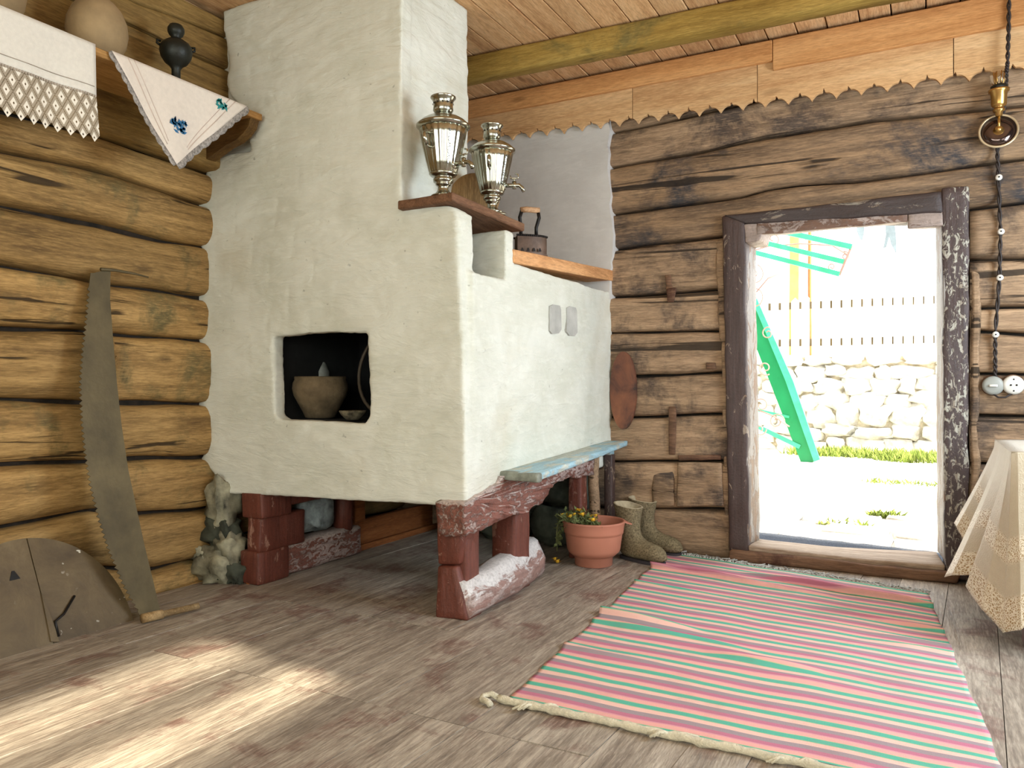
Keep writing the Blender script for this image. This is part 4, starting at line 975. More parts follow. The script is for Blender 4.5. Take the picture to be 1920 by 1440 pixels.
# ------------------------------------------------------------------ charcoal iron
ic = P(993, 470, X=-1.78); iy = ic.y; iz = P(993, 470, X=-1.78).z; iz = l3.z+(l2.z-l3.z)*((iy-l3.y)/(l2.y-l3.y))+.002
ir = thing('charcoal_iron', 'old brown charcoal iron with wooden-gripped handle on the stove ledge', 'iron', (-1.78, iy, iz))
def boat(x0, x1, w, n=16, pw_=.6):
    pts = []
    for i in range(n+1):
        t = i/n; pts.append((lerp(x0, x1, t), w*(1-t**3.2)**.8))
    return [(a, b) for a, b in pts]+[(a, -b) for a, b in reversed(pts[:-1])]
D_ = Vector((math.cos(math.radians(100)), math.sin(math.radians(100)), 0)); D_ = Vector((-.15, -.98, 0)).normalized(); Sx = Vector((-D_.y, D_.x, 0))
cI = Vector((-1.775, iy, iz))
D_ = Vector((.80, .60, 0)).normalized(); Sx = Vector((-D_.y, D_.x, 0))
def ipt(a, b, z): return cI+D_*a+Sx*b+Vector((0, 0, z))
bs = boat(-.075, .085, .047)
mk('sole_plate', prism([ipt(a*1.05, b*1.1, 0) for a, b in bs], (0, 0, .012)), M['iron'], ir, smooth=False)
mk('iron_body', prism([ipt(a, b, .012) for a, b in bs], (0, 0, .085)), M['iron'], ir, smooth='auto')
crn = []
for i in range(len(bs)):
    a, b = bs[i]
    crn.append(blob(ipt(a*1.01, b*1.03, .102), .006, 6, 4, 0))
mk('toothed_rim', join(*crn), M['ironblk'], ir)
mk('iron_lid', prism([ipt(a*.98, b*.98, .096) for a, b in bs], (0, 0, .008)), M['iron'], ir, smooth=False)
for k_ in range(4):
    a = -.05+.03*k_
    mk('air_hole', prism([ipt(a-.008, -.0475, .02), ipt(a+.008, -.0475, .02), ipt(a+.004, -.0475, .034), ipt(a, -.0475, .038), ipt(a-.004, -.0475, .034)], Sx*-.002), M['ironblk'], ir, smooth=False)
hp1 = [ipt(-.05, 0, .10), ipt(-.05, 0, .15), ipt(-.056, 0, .20), ipt(-.045, 0, .235)]
hp2 = [ipt(.03, 0, .10), ipt(.03, 0, .15), ipt(.045, 0, .20), ipt(.04, 0, .235)]
hh = mk('handle_post', tube(hp1, .0095, 8), M['ironblk'], ir); mk('handle_post', tube(hp2, .0095, 8), M['ironblk'], ir)
mk('grip', tube([ipt(-.052, 0, .238), ipt(-.02, 0, .242), ipt(.047, 0, .238)], .015, 12), M['grip'], ir)
# ------------------------------------------------------------------ left wall: saw, half-round board, shelf
sw = thing('crosscut_saw', 'long rusty two-man crosscut saw leaning upright against the ochre log wall', 'saw', (-2.92, 2.18, 0))
sl = [(172, 512), (168, 545), (163, 600), (156, 660), (152, 720), (155, 790), (161, 850), (171, 910), (186, 970), (205, 1030), (232, 1095), (262, 1150), (270, 1165)]
sr = [(207, 505), (206, 560), (212, 640), (219, 720), (228, 800), (240, 880), (255, 950), (270, 1020), (287, 1090), (301, 1150)]
tx = lambda py: lerp(-3.175, -2.90, max(0, (py-505)/660)**1.1)
def SP(px, py): return P(px, py, X=tx(py))
# resample left side with teeth
def resamp(pts, n):
    L = [0]
    for a, b in zip(pts[:-1], pts[1:]): L.append(L[-1]+math.dist(a, b))
    out = []
    for i in range(n+1):
        t = L[-1]*i/n; k_ = 0
        while k_ < len(pts)-2 and L[k_+1] < t: k_ += 1
        f = (t-L[k_])/(L[k_+1]-L[k_]); out.append((lerp(pts[k_][0], pts[k_+1][0], f), lerp(pts[k_][1], pts[k_+1][1], f)))
    return out
N_ = 132; le = resamp(sl, N_); re_ = resamp(sr, N_)
V = []; F = []
for i in range(N_+1):
    a = le[i]; tooth = (4.5 if i % 2 else 0) if 5 < i < N_-4 else 2
    V += [SP(a[0]-5+tooth*1.35, a[1]), SP(a[0]+3, a[1]), SP((a[0]+re_[i][0])/2, (a[1]+re_[i][1])/2), SP(*re_[i])]
for i in range(N_):
    for j in range(3): a = i*4+j; F.append((a, a+1, a+5, a+4))
bl = mk('blade', (V, F), M['steel'], sw, smooth=False); solidify(bl, .003)
h0, h1 = P(266, 1160, Z=.022), P(372, 1136, Z=.022)
mk('handle', tube([h0, lerp(h0, h1, .35), lerp(h0, h1, .36), h1], .020, 12, taper=lambda t: 1 if t < .5 else .68), M['handle'], sw)
# tang hook at top
tg = [SP(188, 505), SP(215, 507), SP(250, 513), SP(277, 520)]
mk('tang', tube([p+Vector((.004, 0, 0)) for p in tg], .009, 6, taper=lambda t: 1-.6*t), M['steel'], sw)
# half-round board
hb = thing('half_round_board', 'dark worn half-round board with paint spots leaning on the log wall at floor', 'board', (-2.95, 1.76, 0))
b0, b1 = P(0, 1241, Z=0), P(257, 1165, Z=0)
cB = Vector((-2.955, 1.77, 0)); right_ = (b1-b0).normalized(); R0 = (b1-cB).length
upv = Vector((-.42, 0, .92)).normalized(); hgt = .43
def HB(a, h): return cB+right_*a+upv*h
outl = [HB(R0*math.cos(PI*i/60), hgt*math.sin(PI*i/60)**.92) for i in range(61)]
nrm = right_.cross(upv).normalized()
if nrm.x < 0: nrm = -nrm
xs = P(112, 1210, Z=0); asp = (xs-cB).dot(right_)
left_half = [p for p in outl if (p-cB).dot(right_) < asp-.002]; right_half = [p for p in outl if (p-cB).dot(right_) > asp+.002]
hs = hgt*math.sqrt(max(0, 1-(asp/R0)**2))
mk('panel', prism(right_half+[HB(asp+.002, hs), HB(asp+.002, 0)], nrm*-.018), M['disc'], hb, smooth=False)
mk('panel', prism([HB(asp-.002, 0), HB(asp-.002, hs)]+left_half, nrm*-.021), M['disc'], hb, smooth=False)
p0 = HB(asp-.01, .17); mk('split_slat', prism([HB(asp-.012, .01), HB(asp+.018, .0), HB(asp+.012, .10), HB(asp-.002, .20)], nrm*.008), M['disc'], hb, smooth=False)
pk = [P(a, b, X=-2.93) for a, b in [(62, 1108), (72, 1098), (76, 1106), (90, 1112)]]
wq = [HB(asp-.10, .275), HB(asp-.06, .275), HB(asp-.075, .31), HB(asp-.085, .31)]
mk('notch', prism([p+nrm*.002 for p in wq], nrm*-.004), M['ironblk'], hb, smooth=False)
mk('loop', tube([HB(asp+.02, .02)+nrm*.008, HB(asp+.02, .08)+nrm*.01, HB(asp+.06, .10)+nrm*.008, HB(asp+.12, .16)+nrm*.006], .005, 6), M['ironblk'], hb)
# wall shelf
sf = thing('wall_shelf', 'pine wall shelf running along the left log wall up to the chimney', 'shelf', (-3.0, 2.0, 2.29))
z1 = 2.315
mk('shelf_board', box(-3.185, -2.845, -.9, 2.762, z1-.032, z1, n=(2, 40, 1), bev=.004, amp=.002), M['shelf'], sf, smooth=False)
bx = [P(a, b, Y=2.70) for a, b in [(492, 232), (482, 246), (470, 258), (452, 268), (432, 274), (405, 280), (386, 296)]]
kq = [Vector((-2.86, 2.70, z1-.03)), Vector((-2.875, 2.70, z1-.07)), Vector((-2.91, 2.70, z1-.10)), Vector((-2.96, 2.70, z1-.125)), Vector((-3.03, 2.70, z1-.14)), Vector((-3.12, 2.70, z1-.175)), Vector((-3.20, 2.70, z1-.20)), Vector((-3.20, 2.70, z1-.03))]
mk('bracket', prism(kq, (0, .055, 0)), M['shelf_dk'], sf, smooth=False)
kq2 = [Vector((v.x, 1.2, v.z)) for v in kq]; mk('bracket', prism(kq2, (0, .055, 0)), M['shelf_dk'], sf, smooth=False)
# pots on the shelf
def onshelf(px, x): return P(px, 100, X=x).y
y1 = onshelf(182, -2.985)
rr = .125
pr = [(0, .05), (.004, .062), (.03, .093), (.07, .117), (.11, .125), (.15, .120), (.19, .100), (.215, .075), (.23, .052), (.245, .048), (.262, .055), (.262, .047), (.24, .040)]
o = mk('clay_jug', lathe([(z*1.12, r*.93) for z, r in pr], 40, (-2.985, y1, z1)), M['clay'], loc=(-2.985, y1, z1)); tag(o, 'round pale clay pot on the wall shelf between the two cloths', 'pot')
y2 = onshelf(8, -2.99); o = mk('clay_jug', lathe([(z*.95, r*.7) for z, r in pr], 36, (-2.97, y2-.03, z1)), M['clay'], loc=(-2.97, y2-.03, z1)); tag(o, 'smaller clay pot at the left edge of the picture behind the lace towel', 'pot')
y3 = onshelf(330, -2.97); c3 = Vector((-2.97, y3, z1))
ur = thing('black_urn', 'black iron urn with ball lid and small lugs on the shelf above the triangular napkin', 'urn', c3)
mk('urn_body', lathe([(0, .046), (.006, .048), (.014, .034), (.035, .020), (.10, .019), (.115, .028), (.13, .048), (.155, .064), (.18, .070), (.20, .068), (.218, .056), (.232, .036), (.24, .022)], 32, c3), M['black'], ur)
mk('urn_lid', lathe([(.236, .022), (.246, .020), (.256, .030), (.27, .036), (.285, .036), (.300, .027), (.307, .008)], 28, c3), M['black'], ur)
for sg in (-1, 1):
    d = Vector((.45*sg, .89*sg, 0)); b = c3+d*.064+Vector((0, 0, .195)); mk('lug', tube([b, b+d*.016+Vector((0, 0, .008)), b+d*.016+Vector((0, 0, .022)), b+d*.0+Vector((0, 0, .018))], .006, 6), M['black'], ur)
# lace towel over shelf front
XC = -2.838
tA, tB = P(-260, 20, X=XC).y, P(178, 88, X=XC).y
tA = 1.0
tw = thing('lace_towel', 'white linen towel with a deep diamond lace border hanging over the shelf', 'towel', (XC, (tA+tB)/2, z1))
zmid = P(172, 180, X=XC).z; zlo = P(184, 270, X=XC).z
wav = lambda y, h: .006*math.sin(y*14)*h+.004*math.sin(y*31+1)*h
def tfn(u, v):
    y = lerp(tA, tB, u)
    if v < .25: return Vector((lerp(-3.02, XC+.002, v/.25), y, z1+.003))
    h = (v-.25)/.75; return Vector((XC+.003+wav(y, h), y, lerp(z1+.003, zmid, h)))
V, F, U = sheet(tfn, 60, 16); o = mk('linen_panel', (V, F), M['linen'], tw, uvs=U); solidify(o, .0015)
def lfn(u, v):
    y = lerp(tA, tB, u)+.012*v*(u); n = 20; zig = abs(((u*n) % 1)-.5)*2
    zb = zlo+.03*zig
    return Vector((XC+.003+wav(y, 1)+.004*v, y, lerp(zmid, zb, v)))
V, F, U = sheet(lfn, 240, 14); mk('lace_border', (V, F), M['lace'], tw, uvs=[(U[i][0], (zmid-V[i].z)/(zmid-zlo)) for i in range(len(V))], label='cream diamond-pattern lace')
zl = P(170, 162, X=XC).z
mk('hem_thread', tube([Vector((XC+.006+wav(y, .8), y, zl)) for y in [lerp(tA, tB-.01, i/40) for i in range(41)]], .0016, 5), M['thread'], tw)
vf = []
for i in range(90):
    y = lerp(tA, tB, i/90); vf.append(box(XC+.004+wav(y, 1), XC+.007+wav(y, 1), y, y+.006, zmid-.005, zmid+.004))
mk('openwork_row', join(*vf), M['thread'], tw, smooth=False)
# napkin
nA, nB = P(208, 106, X=XC), P(462, 206, X=XC); nT = P(322, 310, X=XC)
nk = thing('embroidered_napkin', 'white triangular napkin with blue flower embroidery hanging over the shelf edge', 'napkin', (XC, (nA.y+nB.y)/2, z1))
zt2 = z1+.004
A_, B_ = Vector((XC+.004, nA.y, zt2)), Vector((XC+.004, nB.y, zt2)); T_ = Vector((XC+.02, nT.y, nT.z))
def tri_pt(u, v, lift=0):   # u along, v down
    a = A_.lerp(T_, v); b = B_.lerp(T_, v); p = a.lerp(b, u); p.x += .010*math.sin(p.y*26)*v+lift; return p
# corner at B is a blunt corner: bottom-right edge goes B -> T
V, F, U = sheet(lambda u, v: tri_pt(u, v*.995), 40, 30); o = mk('cloth', (V, F), M['napkin'], nk, uvs=U); solidify(o, .0015)
V, F, U = sheet(lambda u, v: Vector((lerp(-3.0, XC+.004, v), lerp(A_.y+.08, A_.y, v)+u*(lerp(B_.y-.08, B_.y, v)-lerp(A_.y+.08, A_.y, v)), zt2)), 10, 6); o = mk('top_fold', (V, F), M['napkin'], nk); solidify(o, .0015)
def edge_strip(p, q, wd, amp_, n=60, inward=Vector((0, 0, 0))):
    d = (q-p).normalized(); out = Vector((0, d.z, -d.y))
    if out.z > 0: out = -out
    return sheet(lambda u, v: p.lerp(q, u)+Vector((.010*math.sin(p.lerp(q, u).y*26)*u, 0, 0))+out*v*(wd+amp_*abs(math.sin(u*PI*n/6))), n, 2)
V, F, U = edge_strip(A_, T_, .016, .007, 66); o = mk('lace_edging', (V, F), M['greylace'], nk, label='grey scalloped lace edging'); solidify(o, .002)
V, F, U = edge_strip(B_, T_, .022, .007, 54); o = mk('lace_edging', (V, F), M['greylace'], nk, label='grey scalloped lace edging'); solidify(o, .002)
def stripe(u0, v0, u1, v1, w_): 
    return tube([tri_pt(lerp(u0, u1, i/20), lerp(v0, v1, i/20), .0015) for i in range(21)], w_, 4)
mk('pink_band', join(stripe(.10, 0, .12, .80, .0022), stripe(.14, 0, .2, .76, .0015), stripe(.9, 0, .87, .78, .0022), stripe(.85, 0, .79, .76, .0015)), M['pinkline'], nk)
def flower(u, v, n, mat, rad, seed):
    r = random.Random(seed); vf = []
    base = tri_pt(u, v, .003)
    for k_ in range(n):
        c = base+Vector((0, r.uniform(-rad, rad), r.uniform(-rad, rad)*.7)); a = r.random()*PI
        L, w2 = .015, .006; d = Vector((0, math.cos(a), math.sin(a))); s2 = Vector((0, -d.z, d.y))
        vf.append(prism([c-d*L, c+s2*w2, c+d*L, c-s2*w2], (.0015, 0, 0)))
    return join(*vf)
mk('embroidery', flower(.47, .56, 26, None, .036, 3), M['blue'], nk, smooth=False, label='blue stitched flower')
mk('embroidery', flower(.82, .11, 14, None, .026, 8), M['teal'], nk, smooth=False, label='teal stitched flower')
# ------------------------------------------------------------------ flower pot
pc = P(1113, 1058, Z=0); fp = thing('flower_pot', 'terracotta-coloured plastic pot with a broken rim and drooping yellow flowers', 'flower pot', (pc.x, pc.y, 0))
prf = [(0, .098), (.004, .104), (.05, .106), (.055, .118), (.075, .140), (.09, .147), (.17, .158), (.178, .160), (.18, .164), (.19, .165), (.196, .166), (.215, .168), (.236, .173), (.242, .176), (.246, .174), (.246, .160), (.236, .157), (.16, .148), (.155, .0)]
mk('pot', lathe(prf, 48, pc), M['terra'], fp)
mk('soil', lathe([(.165, .149), (.18, .10), (.185, .0)], 24, pc, cap=False), M['soil'], fp)
rdir = Vector((CY, SY, 0))   # towards the right of the room
q = pc+rdir*.168+Vector((0, 0, .238)); bdir = Vector((-rdir.y, rdir.x, 0))
mk('broken_rim_piece', prism([q-bdir*.05, q+bdir*.02, q+bdir*.0+rdir*.045+Vector((0, 0, -.02)), q-bdir*.03+rdir*.02+Vector((0, 0, -.01))], (0, 0, .008)), M['terra'], fp, smooth=False)
r8 = random.Random(21); stems = []; leaves = []
tips = []
def leafq(c, d, L, w2):
    d = d.normalized(); s2 = d.cross(Vector((r8.uniform(-1, 1), r8.uniform(-1, 1), 1))).normalized()*w2
    return [c, c+d*L*.5+s2, c+d*L, c+d*L*.5-s2]
LV, LF = [], []
def addleaf(c, d, L, w2):
    n_ = len(LV); LV.extend(leafq(c, d, L, w2)); LF.append((n_, n_+1, n_+2, n_+3))
for k_ in range(40):
    a = r8.uniform(0, 2*PI); q = r8.uniform(0, .09); b = pc+Vector((q*math.cos(a), q*math.sin(a), .17))-rdir*.03
    dirn = Vector((r8.uniform(-1, 1), r8.uniform(-1, 1), 0))*.08-rdir*.05
    top_ = b+dirn+Vector((0, 0, r8.uniform(.075, .125))); stems.append(tube([b, b+dirn*.4+Vector((0, 0, .05)), top_], .0022, 4)); tips.append(top_)
    for j in range(9):
        f = r8.uniform(.3, 1); addleaf(b.lerp(top_, f), Vector((r8.uniform(-1, 1), r8.uniform(-1, 1), r8.uniform(-.4, .8))), r8.uniform(.03, .05), .008)
lp = pc-rdir*.165+Vector((0, 0, .24)); out = -rdir*1.0
for k_ in range(5):
    b = lp+rdir*.06+Vector((r8.uniform(-.03, .03), r8.uniform(-.03, .03), -.02)); L = r8.uniform(.10, .2)
    pts = [b, lp+out*.01+Vector((0, r8.uniform(-.02, .02), .03)), lp+out*.032+Vector((0, r8.uniform(-.02, .02), -.03)), lp+out*.03+Vector((r8.uniform(-.01, .01), r8.uniform(-.02, .02), -L))]
    stems.append(tube(pts, .0024, 4))
    for j in range(12):
        f = r8.random(); addleaf(pts[1].lerp(pts[3], f), Vector((r8.uniform(-1, 1), r8.uniform(-1, 1), r8.uniform(-1, .4))), r8.uniform(.025, .04), .008)
    if k_ == 0: low = pts[3]
mk('stems', join(*stems), M['stem'], fp)
tag(mk('leaves', (LV, LF), M['leaf'], fp, smooth=False), kind='stuff')
def bloom(c, r, nm='flower'):
    vf = []
    for k_ in range(9):
        a = 2*PI*k_/9+r8.random()*.3; d = Vector((math.cos(a), math.sin(a), r8.uniform(.0, .5))).normalized(); s2 = Vector((-math.sin(a), math.cos(a), 0))*r*.26
        vf.append(([c, c+d*r*.6+s2, c+d*r, c+d*r*.6-s2], [(0, 1, 2, 3)]))
    vf.append(blob(c+Vector((0, 0, .002)), r*.36, 8, 5, .2))
    mk(nm, join(*vf), M['petal'], fp, smooth=False)
for k_ in range(11): bloom(tips[k_*3]+Vector((0, 0, .008)), r8.uniform(.016, .027))
bloom(lp+out*.035+Vector((0, 0, -.225)), .026); bloom(lp+out*.05+Vector((0, 0, -.21)), .02)
# ------------------------------------------------------------------ felt boots
def boot(loc, rot, label):
    r = thing('felt_boot', label, 'boot', loc, None)
    R2 = Matrix.Rotation(rot, 3, 'Z'); L0 = Vector(loc)
    rings = [((-.104, .318), (.070, .296), .074), ((-.098, .285), (.066, .268), .070), ((-.078, .22), (.056, .212), .058), ((-.066, .165), (.056, .172), .053), ((-.066, .11), (.068, .142), .051), ((-.070, .06), (.094, .126), .051), ((-.062, .028), (.118, .118), .051), ((-.035, .014), (.140, .114), .051), ((.02, .012), (.165, .110), .053), ((.09, .012), (.192, .103), .057), ((.145, .012), (.216, .090), .056), ((.19, .013), (.236, .070), .046), ((.222, .018), (.248, .050), .028), ((.240, .026), (.249, .038), .010)]
    n = 24
    def ringpts(B, T, w_):
        o_ = []
        c = ((B[0]+T[0])/2, (B[1]+T[1])/2); h = ((T[0]-B[0])/2, (T[1]-B[1])/2)
        for k_ in range(n):
            a = 2*PI*k_/n; ca, sa = math.cos(a), math.sin(a); sa2 = math.copysign(abs(sa)**.85, sa)
            p = Vector((c[0]+h[0]*ca, w_*sa2, c[1]+h[1]*ca)); p.z = max(p.z, .010)
            p += noise.noise_vector(p*22+L0)*.003
            o_.append(L0+R2 @ p)
        return o_
    V = []; F = []
    for B, T, w_ in rings: V += ringpts(B, T, w_)
    for i in range(len(rings)-1):
        for k_ in range(n): F.append((i*n+k_, (i+1)*n+k_, (i+1)*n+(k_+1) % n, i*n+(k_+1) % n))
    F.append(tuple((len(rings)-1)*n+k_ for k_ in range(n)))
    o_ = mk('boot_upper', (V, F), M['felt'], r); md = o_.modifiers.new('s', 'SUBSURF'); md.levels = 1; md.render_levels = 1
    # inner lining and rolled edge
    V = []; F = []
    inn = [((-.104, .318), (.070, .296), .074), ((-.100, .322), (.066, .300), .070), ((-.094, .318), (.060, .296), .064), ((-.060, .22), (.05, .22), .046), ((-.045, .14), (.045, .15), .040), ((-.01, .12), (.01, .12), .01)]
    for B, T, w_ in inn: V += ringpts(B, T, w_)
    for i in range(len(inn)-1):
        for k_ in range(n): F.append((i*n+k_, i*n+(k_+1) % n, (i+1)*n+(k_+1) % n, (i+1)*n+k_))
    mk('lining', (V, F), M['felt_in'], r)
    so = []
    for i in range(40):
        a = 2*PI*i/40; ca, sa = math.cos(a), math.sin(a); x_ = .085+.153*math.copysign(abs(ca)**.8, ca); w_ = (.050 if x_ > .06 else .046)*math.copysign(abs(sa)**.7, sa)
        so.append(L0+R2 @ Vector((x_, w_, .0)))
    mk('sole', prism(so, (0, 0, .018)), M['rubber'], r, smooth='auto')
    return r
b1_ = P(1182, 1048, Z=0); b2_ = P(1212, 1031, Z=0)
boot((b1_.x, b1_.y, 0), math.radians(-20), 'brown felt boot nearest the flower pot, the one in front')
boot((b2_.x-.0, b2_.y-.03, 0), math.radians(-12), 'brown felt boot standing behind its pair, closer to the log wall')
# ------------------------------------------------------------------ oval plaque low on wall
oc = P(1168, 732, Y=YB-.085); oo = []
ow = (P(1192, 732, Y=YB-.085).x-P(1143, 732, Y=YB-.085).x)/2; oh = (P(1168, 660, Y=YB-.085).z-P(1168, 806, Y=YB-.085).z)/2
for i in range(44):
    a = 2*PI*i/44; oo.append(oc+Vector((ow*math.cos(a), 0, oh*math.sin(a))))
m = NT('scorched_red_brown'); v = m.coords((1, 1, 1), rnd=False); n = m.noise(v, 5, 5, .6, .5)
colr = m.ramp(n, [(.35, srgb(46, 34, 30)), (.48, srgb(100, 60, 42)), (.7, srgb(132, 82, 54))]); m.bump(n, .4, .01); mo = m.done(colr, .7)
o = mk('oval_board', prism(oo, (0, .022, 0)), mo, smooth='auto', loc=oc); tag(o, 'scorched reddish-brown oval board on the log wall beside the stove corner', 'board')
# ------------------------------------------------------------------ rug
NL, NR, FR, FL = Vector((-1.155, 2.135, 0)), Vector((.205, 2.15, 0)), Vector((.02, 4.17, 0)), Vector((-1.335, 4.47, 0))
rg = thing('striped_rug', 'rumpled hand-woven rug striped pink, green, rose and taupe before the door', 'rug', (-.55, 3.2, 0))
# folds: (v position, v slope with u, u centre, u half width, height, v half width)
folds = [(.832, -.0, .0, .55, .034, .007), (.893, -.05, .75, .44, .038, .008), (.685, .0, .0, .35, .016, .008), (.435, -.02, .06, .28, .034, .014), (.385, -.03, .20, .32, .020, .011), (.33, -.0, .52, .16, .020, .012), (.345, -.03, .45, .35, .010, .012), (.14+.1, -.03, .05, .25, .012, .012), (.70, -.10, .95, .35, .014, .009), (.61, -.03, .9, .3, .010, .008), (.56, .0, .97, .2, .010, .01), (.28, -.02, .66, .25, .010, .014), (.83, .0, .42, .3, .016, .010)]
def rugpt(u, v):
    p = NL.lerp(NR, u).lerp(FL.lerp(FR, u), v)
    h = .006+.004*nz((u*5, v*9, 0))+.0018*nz((u*3, v*40, 5)); sy = 0
    for (v0, sl_, uc, uw, hh_, vw) in folds:
        du = (u-uc)/uw
        if abs(du) < 1:
            a = (1-du*du)**1.2; x_ = (v-(v0+sl_*(u-uc)+.006*nz((u*6, v0*50, 1))))/vw
            h += hh_*a*math.exp(-x_*x_) ; sy += -hh_*(.9 if vw < .009 else .45)*a*math.exp(-x_*x_)
    p.x += .010*nz((v*9, 3, u)) + (.012*nz((v*14, 8, 0)) if u < .5 else -.01*nz((v*12, 2, 0)))*abs(u-.5)*2
    p.y += sy+.012*nz((u*4, 6, v*2))
    return Vector((p.x, p.y, max(.004, h)))
V, F, U = sheet(rugpt, 90, 420); o = mk('woven_field', (V, F), M['rug'], rg, uvs=U); solidify(o, .004, -1)
r9 = random.Random(31); vf = []
# near knotted edge
pts = []
for i in range(60):
    u = i/59*1.02-.015; p = NL.lerp(NR, u); pts.append(Vector((p.x, p.y-.012+.010*nz((u*16, 1, 1)), .013+.004*nz((u*30, 4, 2)))))
vf.append(tube(pts, .014, 9, taper=lambda t: .85+.45*noise.noise(Vector((t*40, 0, 3)))))
e = pts[0]
vf.append(tube([e, e+Vector((-.03, .01, .004)), e+Vector((-.05, -.01, 0)), e+Vector((-.04, -.035, 0)), e+Vector((-.015, -.04, 0)), e+Vector((.0, -.05, -.004))], .010, 7))
for u, dx, dy in [(.09, .05, .03), (.10, .03, .035), (.075, -.02, -.035), (.07, -.035, -.045), (.38, -.03, -.03), (.40, .05, .02), (.385, -.05, -.02), (.62, -.04, -.03), (.64, .03, .02), (.8, -.03, -.03)]:
    p = NL.lerp(NR, u)+Vector((0, -.012, .016))
    for _ in range(3): vf.append(tube([p, p+Vector((dx*.5, dy*.5, .006)), p+Vector((dx+r9.uniform(-.012, .012), dy+r9.uniform(-.01, .01), -.004))], .006, 5, taper=lambda t: 1-.4*t))
tag(mk('near_fringe', join(*vf), M['fringe'], rg, label='cream twisted fringe'), kind='stuff')
vf = []
for i in range(150):
    u = i/149; p = rugpt(u, 1.0); L = r9.uniform(.02, .06)
    q1 = p+Vector((r9.uniform(-.02, .02), L*.5, .004)); q2 = p+Vector((r9.uniform(-.05, .05), L, r9.uniform(-.002, .01)))
    q2.z = max(q2.z, .004); vf.append(tube([p, q1, q2], .0035, 4))
tag(mk('far_fringe', join(*vf), M['fringe_w'], rg, label='frayed greyish-white fringe'), kind='stuff')
# ------------------------------------------------------------------ table with cloth
tt = thing('side_table', 'dark red wooden table under a beige cloth at the right edge', 'table', (.8, 3.77, 0))
mk('table_top', box(.31, 1.4, 3.42, 4.14, .715, .742, bev=.004), M['redwood'], tt, smooth=False)
for (a, b) in [(.34, 3.50), (1.32, 3.46), (.34, 4.06), (1.32, 4.06)]:
    mk('leg', hexa([(a-.0, b-.0, 0), (a+.075, b, 0), (a+.075, b+.075, 0), (a, b+.075, 0), (a-.0, b, .715), (a+.075, b, .715), (a+.075, b+.075, .715), (a, b+.075, .715)], n=(1, 1, 6), bev=.006), M['redwood'], tt, smooth=False)
mk('apron', join(box(.42, 1.32, 3.52, 3.545, .62, .715), box(.36, .385, 3.58, 4.06, .62, .715)), M['redwood'], tt, smooth=False)
tcl = thing('tablecloth', 'beige tablecloth with gold lace bands hanging in pointed folds from the table', 'tablecloth', (.8, 3.77, .745))
V, F, U = sheet(lambda u, v: Vector((lerp(.292, 1.42, u), lerp(3.405, 4.155, v), .7465+.002*nz((u*5, v*5, 0)))), 20, 14)
o = mk('cloth_top', (V, F), M['tcloth'], tcl, uvs=[(u, .8+.15*v) for u, v in U]); solidify(o, .002)
# hanging skirt: perimeter parameter s -> (rim xy, outward dir, drop, flare)
prm = [ # (rim x, rim y, bottom x, bottom y, bottom z)
 (1.42, 3.405, 1.44, 3.36, .30), (1.10, 3.405, 1.10, 3.33, .31), (.85, 3.405, .86, 3.36, .30), (.62, 3.405, .63, 3.31, .29), (.48, 3.405, .47, 3.35, .27), (.38, 3.405, .38, 3.30, .22),
 (.31, 3.405, .31, 3.30, .12), (.292, 3.41, .262, 3.36, .085), (.292, 3.43, .20, 3.44, .14), (.292, 3.50, .150, 3.55, .20), (.292, 3.60, .235, 3.60, .24), (.292, 3.72, .105, 3.72, .20), (.292, 3.82, .085, 3.83, .165), (.292, 3.92, .19, 3.90, .26), (.292, 4.00, .135, 3.99, .36), (.292, 4.08, .125, 4.06, .365), (.292, 4.155, .235, 4.16, .34), (.35, 4.155, .34, 4.20, .32)]
def skirt(u, v):
    t = u*(len(prm)-1); k_ = min(int(t), len(prm)-2); f = t-k_; f = f*f*(3-2*f)
    a, b = prm[k_], prm[k_+1]; q = [lerp(a[i], b[i], f) for i in range(5)]
    w2 = v**1.15; x_ = lerp(q[0], q[2], w2); y_ = lerp(q[1], q[3], w2); z_ = lerp(.7465, q[4], v)
    if v < .03: z_ = .7465-.004*v/.03
    x_ += .003*math.sin(u*60)*v*(1-v*.3); y_ += .004*nz((u*30, v*4, 0))*v
    return Vector((min(x_, max(.29, x_)), y_, z_))
V, F, U = sheet(skirt, 170, 34); o = mk('cloth_skirt', (V, F), M['tcloth'], tcl, uvs=[(u*1.0, 1-v) for u, v in U]); solidify(o, .0015)
# ------------------------------------------------------------------ wall lamp, cord, switch, socket
XW = lambda px, py, d: P(px, py, Y=YB-d)
lc = XW(1872, 246, .10)
wl_ = thing('wall_lamp', 'small brass wall lamp with a round dark reflector at upper right', 'lamp', (lc.x, YB-.06, lc.z))
rad = (XW(1908, 246, .1)-XW(1836, 246, .1)).length/2
Rr = Matrix.Rotation(math.radians(90), 4, 'X') @ Matrix.Rotation(0, 4, 'Z')
Rt = Matrix.Rotation(math.radians(82), 4, 'X')
vfm = lathe([(0, rad*.95), (.004, rad*.97), (.010, rad*.5), (.014, rad*.05)], 40, lc, M=Rt); mk('reflector', vfm, M['mirror'], wl_)
rimp = [lc+Rt.to_3x3() @ Vector((rad*math.cos(a), rad*math.sin(a), .003)) for a in [2*PI*i/48 for i in range(48)]]
mk('reflector_rim', tube(rimp, .006, 8, closed=True), M['rim'], wl_)
mk('boss', lathe([(0, .028), (.012, .024), (.02, .014), (.03, .016), (.036, .004)], 20, lc, M=Rt), M['brass'], wl_)
zt0, zt1 = XW(1872, 208, .12), XW(1872, 172, .12)
col_ = lambda px, py: XW(px, py, .13)
s_0, s_1, s_2, s_3 = col_(1873, 218), col_(1873, 202), col_(1873, 178), col_(1873, 172)
